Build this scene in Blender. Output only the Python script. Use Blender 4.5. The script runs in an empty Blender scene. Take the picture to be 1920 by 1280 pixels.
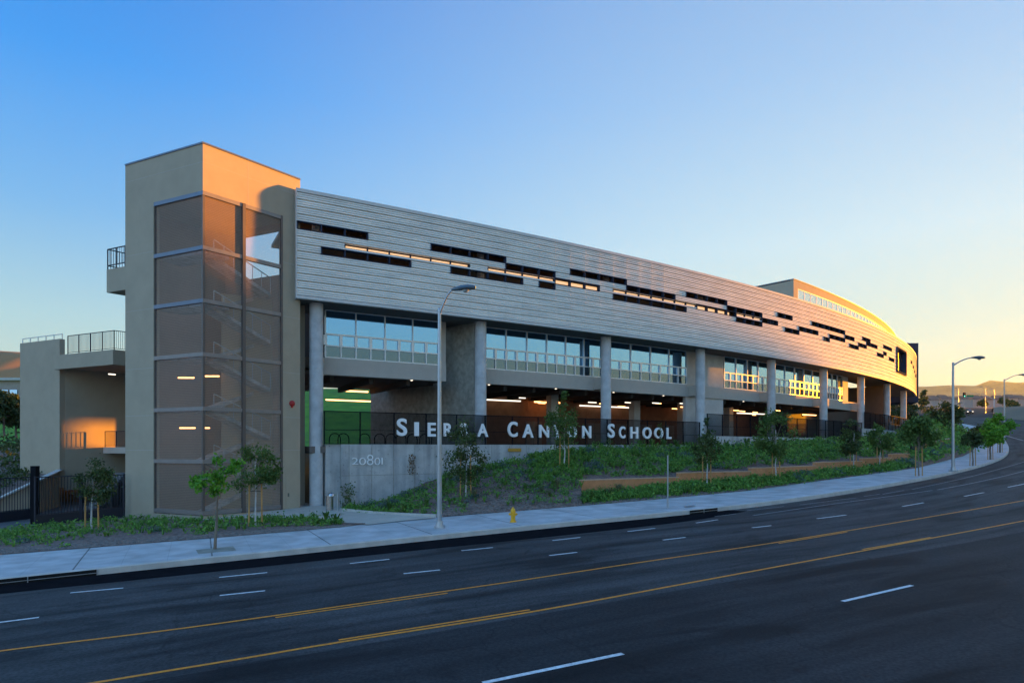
import bpy, math, random
from mathutils import Vector, Matrix
from math import sin, cos, pi, sqrt, exp, log, atan2, radians
C = bpy.context.scene.collection
S = bpy.context.scene
RND = random.Random(7)

# ------------------------------------------------------------------ camera, sky, sun, exposure
F, CX, HY = 1200.0, 960.0, 838.0          # focal length and horizon of the 1920x1280 photograph
cam = bpy.data.cameras.new('camera')
cam.sensor_width = 36.0; cam.lens = 36.0*F/1920.0
cam.shift_y = (HY-640.0)/1920.0
cam.clip_start = 0.1; cam.clip_end = 20000
co = bpy.data.objects.new('camera', cam); C.objects.link(co)
co.location = (0, 0, 0); co.rotation_euler = (radians(90), 0, 0)
S.camera = co
SUN_AZ = atan2(.848, .530)                # clockwise from +Y towards +X
SUN_EL = radians(3.5)
w = bpy.data.worlds.new("World"); S.world = w; w.use_nodes = True
nt = w.node_tree
bg = nt.nodes['Background']
sky = nt.nodes.new('ShaderNodeTexSky'); sky.sky_type = 'NISHITA'; sky.sun_disc = False
sky.sun_elevation = SUN_EL; sky.sun_rotation = SUN_AZ
sky.altitude = 300; sky.air_density = 1.0; sky.dust_density = 0.3; sky.ozone_density = 4.5
gm = nt.nodes.new('ShaderNodeGamma'); gm.inputs[1].default_value = .6; nt.links.new(sky.outputs[0], gm.inputs[0])
# clear evening sky: blue overhead, pale at the horizon, cream towards the sun (a function of direction only)
tcw = nt.nodes.new('ShaderNodeTexCoord'); nrm = nt.nodes.new('ShaderNodeVectorMath'); nrm.operation = 'NORMALIZE'; nt.links.new(tcw.outputs['Generated'], nrm.inputs[0])
sxyz = nt.nodes.new('ShaderNodeSeparateXYZ'); nt.links.new(nrm.outputs[0], sxyz.inputs[0])
flat = nt.nodes.new('ShaderNodeVectorMath'); flat.operation = 'MULTIPLY'; flat.inputs[1].default_value = (1,1,0); nt.links.new(nrm.outputs[0], flat.inputs[0])
fl2 = nt.nodes.new('ShaderNodeVectorMath'); fl2.operation = 'NORMALIZE'; nt.links.new(flat.outputs[0], fl2.inputs[0])
dot = nt.nodes.new('ShaderNodeVectorMath'); dot.operation = 'DOT_PRODUCT'; dot.inputs[1].default_value = (sin(SUN_AZ), cos(SUN_AZ), 0); nt.links.new(fl2.outputs[0], dot.inputs[0])
mr = nt.nodes.new('ShaderNodeMapRange'); mr.inputs['From Min'].default_value = -.1; mr.inputs['From Max'].default_value = .93; mr.interpolation_type = 'SMOOTHSTEP'; nt.links.new(dot.outputs['Value'], mr.inputs['Value'])
def ramp(stops):
    r = nt.nodes.new('ShaderNodeValToRGB'); e = r.color_ramp.elements
    while len(e) < len(stops): e.new(.5)
    for q, (p, c) in zip(e, stops): q.position = p; q.color = (*c, 1)
    nt.links.new(sxyz.outputs['Z'], r.inputs[0]); return r
ra = ramp([(0,(.56,.64,.51)),(.10,(.52,.69,.62)),(.165,(.43,.67,.72)),(.30,(.19,.48,.84)),(.46,(.04,.33,.90)),(.62,(.02,.21,.74)),(1,(.02,.14,.50))])
rb = ramp([(0,(.50,.52,.33)),(.07,(.52,.62,.46)),(.13,(.55,.74,.63)),(.28,(.53,.77,.88)),(.47,(.33,.57,.86)),(.62,(.24,.44,.78)),(1,(.06,.24,.60))])
rc = ramp([(0,(.50,.45,.41)),(.05,(.56,.55,.54)),(.12,(.46,.61,.70)),(.28,(.27,.54,.84)),(.5,(.16,.41,.80)),(1,(.06,.20,.50))])   # the sky behind the camera, brighter: doubled below
dbl = nt.nodes.new('ShaderNodeMixRGB'); dbl.blend_type = 'ADD'; dbl.inputs[0].default_value = 1; nt.links.new(rc.outputs[0], dbl.inputs[1]); nt.links.new(rc.outputs[0], dbl.inputs[2])
mrb = nt.nodes.new('ShaderNodeMapRange'); mrb.inputs['From Min'].default_value = -.15; mrb.inputs['From Max'].default_value = -.6; mrb.interpolation_type = 'SMOOTHSTEP'; nt.links.new(dot.outputs['Value'], mrb.inputs['Value'])
mxb = nt.nodes.new('ShaderNodeMixRGB'); nt.links.new(mrb.outputs[0], mxb.inputs[0]); nt.links.new(ra.outputs[0], mxb.inputs[1]); nt.links.new(dbl.outputs[0], mxb.inputs[2])
mxs = nt.nodes.new('ShaderNodeMixRGB'); nt.links.new(mr.outputs[0], mxs.inputs[0]); nt.links.new(mxb.outputs[0], mxs.inputs[1]); nt.links.new(rb.outputs[0], mxs.inputs[2])
mx2 = nt.nodes.new('ShaderNodeMixRGB'); mx2.inputs[0].default_value = .93; nt.links.new(gm.outputs[0], mx2.inputs[1]); nt.links.new(mxs.outputs[0], mx2.inputs[2])
nt.links.new(mx2.outputs[0], bg.inputs[0]); bg.inputs[1].default_value = 0.15
sl = bpy.data.lights.new('sun', 'SUN'); sl.energy = 3.7; sl.angle = radians(0.5); sl.color = (1.0, .345, .003)
so = bpy.data.objects.new('sun', sl); C.objects.link(so)
sd = Vector((sin(SUN_AZ)*cos(SUN_EL), cos(SUN_AZ)*cos(SUN_EL), sin(SUN_EL)))
so.rotation_euler = sd.to_track_quat('Z', 'Y').to_euler()
so.location = sd*100
S.view_settings.view_transform = 'Standard'; S.view_settings.look = 'None'
S.view_settings.exposure = 2.74; S.view_settings.gamma = 1.0
S.cycles.max_bounces = 8; S.cycles.transparent_max_bounces = 16
S.cycles.use_denoising = True

# ------------------------------------------------------------------ helpers
def tag(o, label=None, cat=None, group=None, kind=None):
    if label: o['label'] = label
    if cat: o['category'] = cat
    if group: o['group'] = group
    if kind: o['kind'] = kind
    return o
def empty(name, loc=(0,0,0), label=None, cat=None, group=None, rz=0):
    o = bpy.data.objects.new(name, None); C.objects.link(o); o.empty_display_size = .2
    o.location = loc; o.rotation_euler = (0,0,rz)
    return tag(o, label, cat, group)
class MB:
    def __init__(s): s.v = []; s.f = []
    def quad(s, a, b, c, d):
        n = len(s.v); s.v += [tuple(a), tuple(b), tuple(c), tuple(d)]; s.f.append((n, n+1, n+2, n+3))
    def tri(s, a, b, c):
        n = len(s.v); s.v += [tuple(a), tuple(b), tuple(c)]; s.f.append((n, n+1, n+2))
    def poly(s, pts):
        n = len(s.v); s.v += [tuple(p) for p in pts]; s.f.append(tuple(range(n, n+len(pts))))
    def hexa(s, p):       # 8 corners: 0-3 bottom ring, 4-7 top ring
        n = len(s.v); s.v += [tuple(q) for q in p]
        for f in ((3,2,1,0),(4,5,6,7),(0,1,5,4),(1,2,6,5),(2,3,7,6),(3,0,4,7)): s.f.append(tuple(n+i for i in f))
    def box(s, c, h, ax=(1,0,0), ay=(0,1,0), az=(0,0,1)):
        c = Vector(c); ax = Vector(ax)*h[0]; ay = Vector(ay)*h[1]; az = Vector(az)*h[2]
        s.hexa([c-ax-ay-az, c+ax-ay-az, c+ax+ay-az, c-ax+ay-az, c-ax-ay+az, c+ax-ay+az, c+ax+ay+az, c-ax+ay+az])
    def bar(s, a, b, w, h=None, up=(0,0,1)):   # rectangular bar from a to b
        a = Vector(a); b = Vector(b); d = b-a; L = d.length
        if L < 1e-6: return
        d.normalize(); u = Vector(up)
        if abs(d.dot(u)) > .98: u = Vector((1,0,0))
        x = d.cross(u).normalized(); y = x.cross(d).normalized()
        s.box((a+b)/2, (L/2, w/2, (h or w)/2), d, x, y)
    def prism(s, pts, z0, z1):                 # plan polygon (ccw) extruded
        n = len(s.v); k = len(pts)
        z0 = z0 if hasattr(z0, '__len__') else [z0]*k; z1 = z1 if hasattr(z1, '__len__') else [z1]*k
        s.v += [(p[0], p[1], z) for p, z in zip(pts, z0)]+[(p[0], p[1], z) for p, z in zip(pts, z1)]
        s.f.append(tuple(n+k-1-i for i in range(k))); s.f.append(tuple(n+k+i for i in range(k)))
        for i in range(k): j = (i+1) % k; s.f.append((n+i, n+j, n+k+j, n+k+i))
    def tube(s, pts, rad, seg=8, cap=True):
        pts = [Vector(p) for p in pts]; rad = rad if hasattr(rad, '__len__') else [rad]*len(pts)
        n = len(s.v); prev = None
        for i, p in enumerate(pts):
            d = (pts[min(i+1, len(pts)-1)]-pts[max(i-1, 0)]).normalized()
            if prev is None:
                u = Vector((0,0,1)) if abs(d.z) < .9 else Vector((1,0,0)); x = d.cross(u).normalized()
            else: x = (prev-d*prev.dot(d)).normalized()
            prev = x; y = d.cross(x)
            for k in range(seg):
                a = 2*pi*k/seg; s.v.append(tuple(p+(x*cos(a)+y*sin(a))*rad[i]))
        for i in range(len(pts)-1):
            for k in range(seg):
                a = n+i*seg+k; b = n+i*seg+(k+1) % seg; s.f.append((a, b, b+seg, a+seg))
        if cap:
            s.f.append(tuple(n+seg-1-k for k in range(seg))); m = n+(len(pts)-1)*seg; s.f.append(tuple(m+k for k in range(seg)))
    def lathe(s, c, prof, seg=16):             # profile (r, z) about a vertical axis through c
        c = Vector(c); n = len(s.v)
        for r, z in prof:
            for k in range(seg): a = 2*pi*k/seg; s.v.append((c.x+r*cos(a), c.y+r*sin(a), c.z+z))
        for i in range(len(prof)-1):
            for k in range(seg):
                a = n+i*seg+k; b = n+i*seg+(k+1) % seg; s.f.append((a, b, b+seg, a+seg))
        s.f.append(tuple(n+seg-1-k for k in range(seg))); m = n+(len(prof)-1)*seg; s.f.append(tuple(m+k for k in range(seg)))
    def build(s, name, mat, parent=None, smooth=False, kind=None):
        me = bpy.data.meshes.new(name); me.from_pydata(s.v, [], s.f); me.materials.append(mat); me.update()
        if smooth:
            me.polygons.foreach_set('use_smooth', [True]*len(me.polygons))
            try: me.set_sharp_from_angle(angle=radians(40))
            except Exception: pass
        o = bpy.data.objects.new(name, me); C.objects.link(o)
        if parent is not None:
            o.parent = parent; o.matrix_parent_inverse = Matrix.Identity(4)
            if parent.parent is None and parent.type == 'EMPTY' or True:
                # geometry is written in world space: undo the ancestors' placement
                m = Matrix.Identity(4); p = parent
                chain = []
                while p is not None: chain.append(p); p = p.parent
                for q in reversed(chain): m = m @ q.matrix_parent_inverse @ q.matrix_basis
                o.matrix_parent_inverse = m.inverted()
        if kind: o['kind'] = kind
        return o

# ------------------------------------------------------------------ materials (all procedural)
def newmat(name):
    m = bpy.data.materials.new(name); m.use_nodes = True
    n = m.node_tree; b = n.nodes['Principled BSDF']; return m, n, b
def mat(name, col, rough=.8, metal=0., var=.15, scale=2., bump=0., bscale=30., detail=6., spec=.4, col2=None, stretch=None):
    m, n, b = newmat(name)
    b.inputs['Roughness'].default_value = rough; b.inputs['Metallic'].default_value = metal
    b.inputs['Specular IOR Level'].default_value = spec
    if spec <= .2: b.inputs['IOR'].default_value = 1.03
    tc = n.nodes.new('ShaderNodeTexCoord'); src = tc.outputs['Object']
    if stretch:
        mp = n.nodes.new('ShaderNodeMapping'); mp.inputs['Scale'].default_value = stretch
        n.links.new(src, mp.inputs[0]); src = mp.outputs[0]
    tx = n.nodes.new('ShaderNodeTexNoise'); tx.inputs['Scale'].default_value = scale; tx.inputs['Detail'].default_value = detail
    tx.inputs['Roughness'].default_value = .62
    n.links.new(src, tx.inputs['Vector'])
    rp = n.nodes.new('ShaderNodeValToRGB')
    c2 = col2 or tuple(c*(1+var) for c in col); c1 = tuple(c*(1-var) for c in col) if not col2 else col
    rp.color_ramp.elements[0].position = .32; rp.color_ramp.elements[1].position = .68
    rp.color_ramp.elements[0].color = (*c1, 1); rp.color_ramp.elements[1].color = (*c2, 1)
    n.links.new(tx.outputs['Fac'], rp.inputs[0]); n.links.new(rp.outputs[0], b.inputs['Base Color'])
    if bump:
        t2 = n.nodes.new('ShaderNodeTexNoise'); t2.inputs['Scale'].default_value = bscale; t2.inputs['Detail'].default_value = 4
        n.links.new(src, t2.inputs['Vector'])
        bp = n.nodes.new('ShaderNodeBump'); bp.inputs['Strength'].default_value = bump; bp.inputs['Distance'].default_value = .02
        n.links.new(t2.outputs['Fac'], bp.inputs['Height']); n.links.new(bp.outputs[0], b.inputs['Normal'])
    return m
def leafmat(name, c1, c2, rough=.6):
    m, n, b = newmat(name)
    g = n.nodes.new('ShaderNodeNewGeometry'); tc = n.nodes.new('ShaderNodeTexCoord')
    tx = n.nodes.new('ShaderNodeTexNoise'); tx.inputs['Scale'].default_value = 1.7
    n.links.new(tc.outputs['Object'], tx.inputs['Vector'])
    ad = n.nodes.new('ShaderNodeMath'); ad.operation = 'MULTIPLY_ADD'; ad.inputs[1].default_value = .55; ad.inputs[2].default_value = 0
    n.links.new(g.outputs['Random Per Island'], ad.inputs[0]); n.links.new(tx.outputs['Fac'], ad.inputs[2])
    rp = n.nodes.new('ShaderNodeValToRGB'); rp.color_ramp.elements[0].position = .35; rp.color_ramp.elements[1].position = 1.0
    rp.color_ramp.elements[0].color = (*c1, 1); rp.color_ramp.elements[1].color = (*c2, 1)
    n.links.new(ad.outputs[0], rp.inputs[0]); n.links.new(rp.outputs[0], b.inputs['Base Color'])
    b.inputs['Roughness'].default_value = rough; b.inputs['Specular IOR Level'].default_value = .3
    tr = n.nodes.new('ShaderNodeBsdfTranslucent'); n.links.new(rp.outputs[0], tr.inputs[0])
    mx = n.nodes.new('ShaderNodeMixShader'); mx.inputs[0].default_value = .25
    n.links.new(b.outputs[0], mx.inputs[1]); n.links.new(tr.outputs[0], mx.inputs[2])
    n.links.new(mx.outputs[0], n.nodes['Material Output'].inputs[0])
    return m
def glow(name, col, e):
    m, n, b = newmat(name); b.inputs['Base Color'].default_value = (.8,.8,.8,1)
    b.inputs['Emission Color'].default_value = (*col, 1); b.inputs['Emission Strength'].default_value = e; return m
def mesh_screen(name, col, open_, rough=.6, metal=.0, wave=None):
    m, n, b = newmat(name); b.inputs['Base Color'].default_value = (*col, 1); b.inputs['Roughness'].default_value = rough; b.inputs['Metallic'].default_value = metal; b.inputs['Specular IOR Level'].default_value = .0; b.inputs['IOR'].default_value = 1.0
    t = n.nodes.new('ShaderNodeBsdfTransparent'); mx = n.nodes.new('ShaderNodeMixShader'); mx.inputs[0].default_value = open_
    n.links.new(b.outputs[0], mx.inputs[1]); n.links.new(t.outputs[0], mx.inputs[2])
    n.links.new(mx.outputs[0], n.nodes['Material Output'].inputs[0])
    if wave:
        tc = n.nodes.new('ShaderNodeTexCoord'); wv = n.nodes.new('ShaderNodeTexWave'); wv.bands_direction = 'Z'
        wv.inputs['Scale'].default_value = wave; wv.inputs['Distortion'].default_value = .6; wv.inputs['Detail Scale'].default_value = .3
        n.links.new(tc.outputs['Object'], wv.inputs['Vector'])
        mr = n.nodes.new('ShaderNodeMapRange'); mr.inputs['To Min'].default_value = open_-.08; mr.inputs['To Max'].default_value = open_+.08
        n.links.new(wv.outputs['Fac'], mr.inputs['Value']); n.links.new(mr.outputs[0], mx.inputs[0])
    return m
def glassmat(name, tint, refl=.55):
    m, n, b = newmat(name)
    b.inputs['Base Color'].default_value = (.012,.016,.02,1); b.inputs['Roughness'].default_value = .1; b.inputs['Specular IOR Level'].default_value = .3
    g = n.nodes.new('ShaderNodeBsdfGlossy'); g.inputs['Color'].default_value = (*tint, 1); g.inputs['Roughness'].default_value = .02
    mx = n.nodes.new('ShaderNodeMixShader'); mx.inputs[0].default_value = refl
    n.links.new(b.outputs[0], mx.inputs[1]); n.links.new(g.outputs[0], mx.inputs[2]); n.links.new(mx.outputs[0], n.nodes['Material Output'].inputs[0])
    return m
def concrete_wall_mat(name, col):
    m = mat(name, col, .85, var=.16, scale=.9, bump=.25, bscale=14, detail=8); n = m.node_tree; b = n.nodes['Principled BSDF']
    src = b.inputs['Base Color'].links[0].from_socket; tc = n.nodes.new('ShaderNodeTexCoord')
    def extra(scale, stretch, p0, p1, dark):
        mp = n.nodes.new('ShaderNodeMapping'); mp.inputs['Scale'].default_value = stretch; n.links.new(tc.outputs['Object'], mp.inputs[0])
        t = n.nodes.new('ShaderNodeTexNoise'); t.inputs['Scale'].default_value = scale; t.inputs['Detail'].default_value = 6; n.links.new(mp.outputs[0], t.inputs['Vector'])
        r = n.nodes.new('ShaderNodeValToRGB'); r.color_ramp.elements[0].position = p0; r.color_ramp.elements[1].position = p1
        r.color_ramp.elements[0].color = (*dark, 1); r.color_ramp.elements[1].color = (1,1,1,1); n.links.new(t.outputs['Fac'], r.inputs[0]); return r.outputs[0]
    for o in (extra(1.6, (1,1,.12), .34, .55, (.72,.72,.74)), extra(7., (1,1,1), .30, .36, (.55,.56,.58))):     # run-off streaks, bug holes
        q = n.nodes.new('ShaderNodeMixRGB'); q.blend_type = 'MULTIPLY'; q.inputs[0].default_value = 1; n.links.new(src, q.inputs[1]); n.links.new(o, q.inputs[2]); src = q.outputs[0]
    n.links.new(src, b.inputs['Base Color']); return m

M = {}
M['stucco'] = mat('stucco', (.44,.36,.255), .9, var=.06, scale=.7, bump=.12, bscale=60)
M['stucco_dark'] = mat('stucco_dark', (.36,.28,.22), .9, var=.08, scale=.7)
M['cap'] = mat('metal_cap', (.14,.17,.22), .45, .6, var=.05)
M['louver'] = mat('louver_metal', (.86,.81,.72), .55, .0, spec=.42, var=.10, scale=.35, stretch=(1,1,6))
M['trim'] = mat('trim_metal', (.68,.65,.60), .7, .0, spec=.25, var=.05)
M['frame_dark'] = mat('dark_blue_frame', (.045,.055,.085), .8, .0, spec=.08, var=.1)
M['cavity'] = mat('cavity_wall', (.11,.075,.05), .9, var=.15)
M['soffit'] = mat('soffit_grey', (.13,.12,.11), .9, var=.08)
M['column'] = mat('column_concrete', (.55,.55,.54), .8, var=.16, scale=1.3, bump=.3, bscale=9, detail=8)
M['concrete'] = concrete_wall_mat('board_concrete', (.50,.49,.46))
M['shear'] = mat('rough_concrete', (.30,.285,.235), .9, var=.28, scale=2.2, bump=.5, bscale=8, detail=9)
M['pier'] = mat('pier_plaster', (.55,.52,.47), .9, var=.10, scale=1.2, bump=.2)
M['spandrel'] = mat('spandrel_plaster', (.50,.45,.385), .9, var=.05)
M['win_frame'] = mat('white_aluminium', (.85,.84,.82), .4, .3, var=.03)
M['glass'] = glassmat('reflective_glass', (.31,.60,.90), .80)
M['glass_low'] = glassmat('low_pane_glass', (.40,.58,.72), .30)
M['glass_pent'] = glassmat('pale_glass', (.85,.85,.82), .85)
M['steel_beam'] = mat('steel_beam', (.25,.225,.21), .5, .4, var=.08)
M['steel_frame'] = mat('bronze_post', (.13,.11,.10), .5, .4, var=.08)
M['tower_mesh'] = mesh_screen('woven_mesh', (.56,.42,.33), .66, .55, .15, wave=3.1)
M['fence_mesh'] = mesh_screen('fence_mesh', (.012,.012,.014), .64)
M['black'] = mat('black_steel', (.014,.014,.017), .6, .0, spec=.2, var=.1)
M['navy'] = mat('navy_steel', (.022,.026,.04), .5, .3, var=.1)
M['brown_wall'] = mat('brown_block', (.30,.15,.085), .9, var=.18, scale=1.5)
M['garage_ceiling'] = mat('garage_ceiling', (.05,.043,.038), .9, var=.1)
M['garage_floor'] = mat('garage_floor', (.16,.13,.11), .8, var=.12)
M['tube'] = glow('tube_glow', (1.0,.42,.13), .95)
M['tube_white'] = glow('tube_white_glow', (1.0,.86,.68), .30)
M['strip'] = glow('sun_glow', (1.0,.50,.15), .14)  # emission standing in for sun raking behind the louvre screen
M['letter'] = mat('white_letter', (.95,.94,.92), .5, var=.02)
M['galv'] = mat('galvanised_pole', (.40,.44,.47), .38, .7, var=.10, scale=3)
M['lamp_head'] = mat('lamp_head', (.12,.15,.17), .4, .5, var=.05)
M['lens'] = mat('lamp_lens', (.5,.52,.5), .2, var=.02)
M['bark'] = mat('bark', (.20,.16,.12), .9, var=.25, scale=9, bump=.5, stretch=(1,1,.3))
M['white_bark'] = mat('whitewashed_bark', (.48,.46,.43), .9, var=.25, scale=6)
M['stake'] = mat('timber_stake', (.50,.27,.09), .8, var=.18, scale=6, stretch=(1,1,.2))
M['tie'] = mat('rubber_tie', (.02,.02,.02), .7)
M['hydrant'] = mat('yellow_paint', (.80,.42,.02), .4, var=.08, scale=8)
M['steel'] = mat('stainless', (.5,.5,.5), .25, .9, var=.06)
M['red'] = mat('red_paint', (.45,.02,.02), .35, var=.05)
M['hazard'] = mat('amber_plate', (.55,.30,.04), .5, var=.4, scale=40)
M['terra'] = mat('terracotta_wall', (.56,.25,.11), .9, var=.14, scale=3, bump=.3, bscale=25, detail=8)
M['terra_cap'] = mat('terracotta_cap', (.56,.36,.24), .9, var=.10, scale=3)
M['mulch'] = mat('bark_mulch', (.09,.06,.05), 1., scale=5, detail=14, bump=1., bscale=22, col2=(.31,.205,.165))
M['rock'] = mat('cobble', (.20,.165,.14), .9, var=.4, scale=5)
M['path'] = mat('path_concrete', (.52,.46,.38), .9, var=.09, scale=1.1, detail=8)
M['leaf_bright'] = leafmat('bright_leaf', (.05,.15,.012), (.17,.40,.03))
M['leaf_dark'] = leafmat('dark_leaf', (.024,.046,.014), (.10,.135,.035))
M['leaf_mid'] = leafmat('mid_leaf', (.034,.085,.017), (.13,.20,.04))
M['leaf_ground'] = leafmat('ground_leaf', (.04,.115,.02), (.20,.40,.07))
M['leaf_blue'] = leafmat('blue_leaf', (.05,.085,.075), (.15,.22,.19))
M['leaf_strap'] = leafmat('strap_leaf', (.04,.09,.02), (.12,.24,.05))
M['leaf_dry'] = leafmat('dry_leaf', (.10,.05,.02), (.22,.13,.04))
M['grass_tuft'] = leafmat('tuft_leaf', (.08,.09,.04), (.19,.20,.09))
M['lawn'] = mat('lawn_grass', (.06,.16,.008), .9, scale=.5, detail=10, bump=.6, bscale=30, col2=(.13,.30,.012))
M['dirt'] = mat('dry_ground', (.15,.11,.075), 1., scale=.05, detail=10, col2=(.24,.17,.105))
M['hill_dry'] = mat('dry_hill', (.30,.14,.05), 1., scale=.012, detail=12, col2=(.50,.27,.11), bump=0)
M['house'] = mat('house_wall', (.40,.33,.28), .9, var=.1)
M['tile'] = mat('house_roof', (.20,.13,.10), .9, var=.15)
M['car_body'] = mat('car_paint', (.05,.055,.06), .25, .5, var=.02)
M['car_glass'] = glassmat('car_glass', (.6,.65,.7), .5)
M['tyre'] = mat('tyre_rubber', (.02,.02,.02), .9)
M['headlight'] = glow('headlight_glow', (1,.8,.5), .3)
M['tail'] = mat('red_lens', (.35,.02,.02), .3)
M['sign_green'] = mat('green_sign', (.02,.20,.08), .5, var=.03)
M['signal_green'] = glow('green_signal', (.05,1,.45), .3)
M['yellow_paint'] = mat('road_yellow', (.60,.20,.02), .7, scale=9, detail=12, col2=(1.0,.33,.02))
M['white_paint'] = mat('road_white', (.48,.48,.48), .7, scale=9, detail=12, col2=(.88,.88,.86))
M['white_worn'] = mat('road_white_worn', (.24,.24,.245), .7, var=.35, scale=3, detail=9)
M['tar'] = mat('fresh_asphalt', (.014,.013,.015), .85, var=.2, scale=2, detail=9, bump=.4, bscale=70, spec=.15)
M['drain'] = mat('drain_dark', (.006,.006,.006), .9)
def asphalt():
    m, n, b = newmat('asphalt'); b.inputs['Roughness'].default_value = .8; b.inputs['Specular IOR Level'].default_value = .2
    uv = n.nodes.new('ShaderNodeTexCoord')
    mp = n.nodes.new('ShaderNodeMapping'); mp.inputs['Scale'].default_value = (.035, 1.1, 1)
    n.links.new(uv.outputs['UV'], mp.inputs[0])
    a = n.nodes.new('ShaderNodeTexNoise'); a.inputs['Scale'].default_value = 1.6; a.inputs['Detail'].default_value = 7; n.links.new(mp.outputs[0], a.inputs['Vector'])
    c = n.nodes.new('ShaderNodeTexNoise'); c.inputs['Scale'].default_value = 160; c.inputs['Detail'].default_value = 3; n.links.new(uv.outputs['Object'], c.inputs['Vector'])
    d = n.nodes.new('ShaderNodeTexNoise'); d.inputs['Scale'].default_value = .22; d.inputs['Detail'].default_value = 9; n.links.new(uv.outputs['Object'], d.inputs['Vector'])
    def mixc(f, c1, c2, p0=.35, p1=.65):
        r = n.nodes.new('ShaderNodeValToRGB'); r.color_ramp.elements[0].position = p0; r.color_ramp.elements[1].position = p1
        r.color_ramp.elements[0].color = (*c1, 1); r.color_ramp.elements[1].color = (*c2, 1); n.links.new(f, r.inputs[0]); return r.outputs[0]
    def mul(x, y, f=1.):
        q = n.nodes.new('ShaderNodeMixRGB'); q.blend_type = 'MULTIPLY'; q.inputs[0].default_value = f; n.links.new(x, q.inputs[1]); n.links.new(y, q.inputs[2]); return q.outputs[0]
    base = mixc(a.outputs['Fac'], (.043,.042,.043), (.064,.063,.063))
    base = mul(base, mixc(c.outputs['Fac'], (.72,.72,.72), (1.25,1.25,1.25)))
    base = mul(base, mixc(d.outputs['Fac'], (.78,.78,.78), (1.12,1.12,1.12)))
    # the three surfacing strips of the carriageway (far lanes, turning lane, near lanes) differ in age
    sp = n.nodes.new('ShaderNodeSeparateXYZ'); n.links.new(uv.outputs['UV'], sp.inputs[0])
    lt = n.nodes.new('ShaderNodeMath'); lt.operation = 'GREATER_THAN'; lt.inputs[1].default_value = 13.75; n.links.new(sp.outputs[1], lt.inputs[0])
    q = n.nodes.new('ShaderNodeMixRGB'); q.blend_type = 'MULTIPLY'; q.inputs[2].default_value = (.50,.50,.52,1)
    n.links.new(lt.outputs[0], q.inputs[0]); n.links.new(base, q.inputs[1])
    out = q.outputs[0]
    ag = n.nodes.new('ShaderNodeTexNoise'); ag.inputs['Scale'].default_value = 14; ag.inputs['Detail'].default_value = 8; n.links.new(uv.outputs['Object'], ag.inputs['Vector'])
    out = mul(out, mixc(ag.outputs['Fac'], (.70,.70,.70), (1.3,1.3,1.3)))
    pa = n.nodes.new('ShaderNodeTexNoise'); pa.inputs['Scale'].default_value = .55; pa.inputs['Detail'].default_value = 3; n.links.new(uv.outputs['Object'], pa.inputs['Vector'])
    out = mul(out, mixc(pa.outputs['Fac'], (.66,.66,.67), (1,1,1), .30, .345))      # oil drips and small dark patches
    # tyre-worn wheel paths, tar and oil streaks, sealed cracks
    mp2 = n.nodes.new('ShaderNodeMapping'); mp2.inputs['Scale'].default_value = (.16, .9, 1); n.links.new(uv.outputs['UV'], mp2.inputs[0])
    st = n.nodes.new('ShaderNodeTexNoise'); st.inputs['Scale'].default_value = .9; st.inputs['Detail'].default_value = 10; st.inputs['Distortion'].default_value = .7; n.links.new(mp2.outputs[0], st.inputs['Vector'])
    out = mul(out, mixc(st.outputs['Fac'], (.48,.48,.50), (1.12,1.12,1.12), .36, .50))
    wv = n.nodes.new('ShaderNodeMath'); wv.operation = 'MULTIPLY'; wv.inputs[1].default_value = 2*pi/1.65; n.links.new(sp.outputs[1], wv.inputs[0])
    sn = n.nodes.new('ShaderNodeMath'); sn.operation = 'SINE'; n.links.new(wv.outputs[0], sn.inputs[0])
    sm = n.nodes.new('ShaderNodeMath'); sm.operation = 'MULTIPLY_ADD'; sm.inputs[1].default_value = .5; sm.inputs[2].default_value = .5; n.links.new(sn.outputs[0], sm.inputs[0])
    out = mul(out, mixc(sm.outputs[0], (.90,.90,.90), (1.08,1.08,1.08), 0., 1.))
    vo = n.nodes.new('ShaderNodeTexVoronoi'); vo.feature = 'DISTANCE_TO_EDGE'; vo.inputs['Scale'].default_value = .16
    wn = n.nodes.new('ShaderNodeTexNoise'); wn.inputs['Scale'].default_value = .5; wn.inputs['Detail'].default_value = 6; n.links.new(uv.outputs['Object'], wn.inputs['Vector'])
    va = n.nodes.new('ShaderNodeMixRGB'); va.blend_type = 'ADD'; va.inputs[0].default_value = 1.; n.links.new(uv.outputs['Object'], va.inputs[1])
    vm = n.nodes.new('ShaderNodeMixRGB'); vm.blend_type = 'MULTIPLY'; vm.inputs[0].default_value = 1.; vm.inputs[2].default_value = (3,3,0,1); n.links.new(wn.outputs['Color'], vm.inputs[1]); n.links.new(vm.outputs[0], va.inputs[2])
    n.links.new(va.outputs[0], vo.inputs['Vector'])
    out = mul(out, mixc(vo.outputs['Distance'], (.62,.62,.63), (1,1,1), .0015, .006))
    n.links.new(out, b.inputs['Base Color'])
    bp = n.nodes.new('ShaderNodeBump'); bp.inputs['Strength'].default_value = .3; bp.inputs['Distance'].default_value = .01
    n.links.new(c.outputs['Fac'], bp.inputs['Height']); n.links.new(bp.outputs[0], b.inputs['Normal'])
    return m
M['asphalt'] = asphalt()
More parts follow.
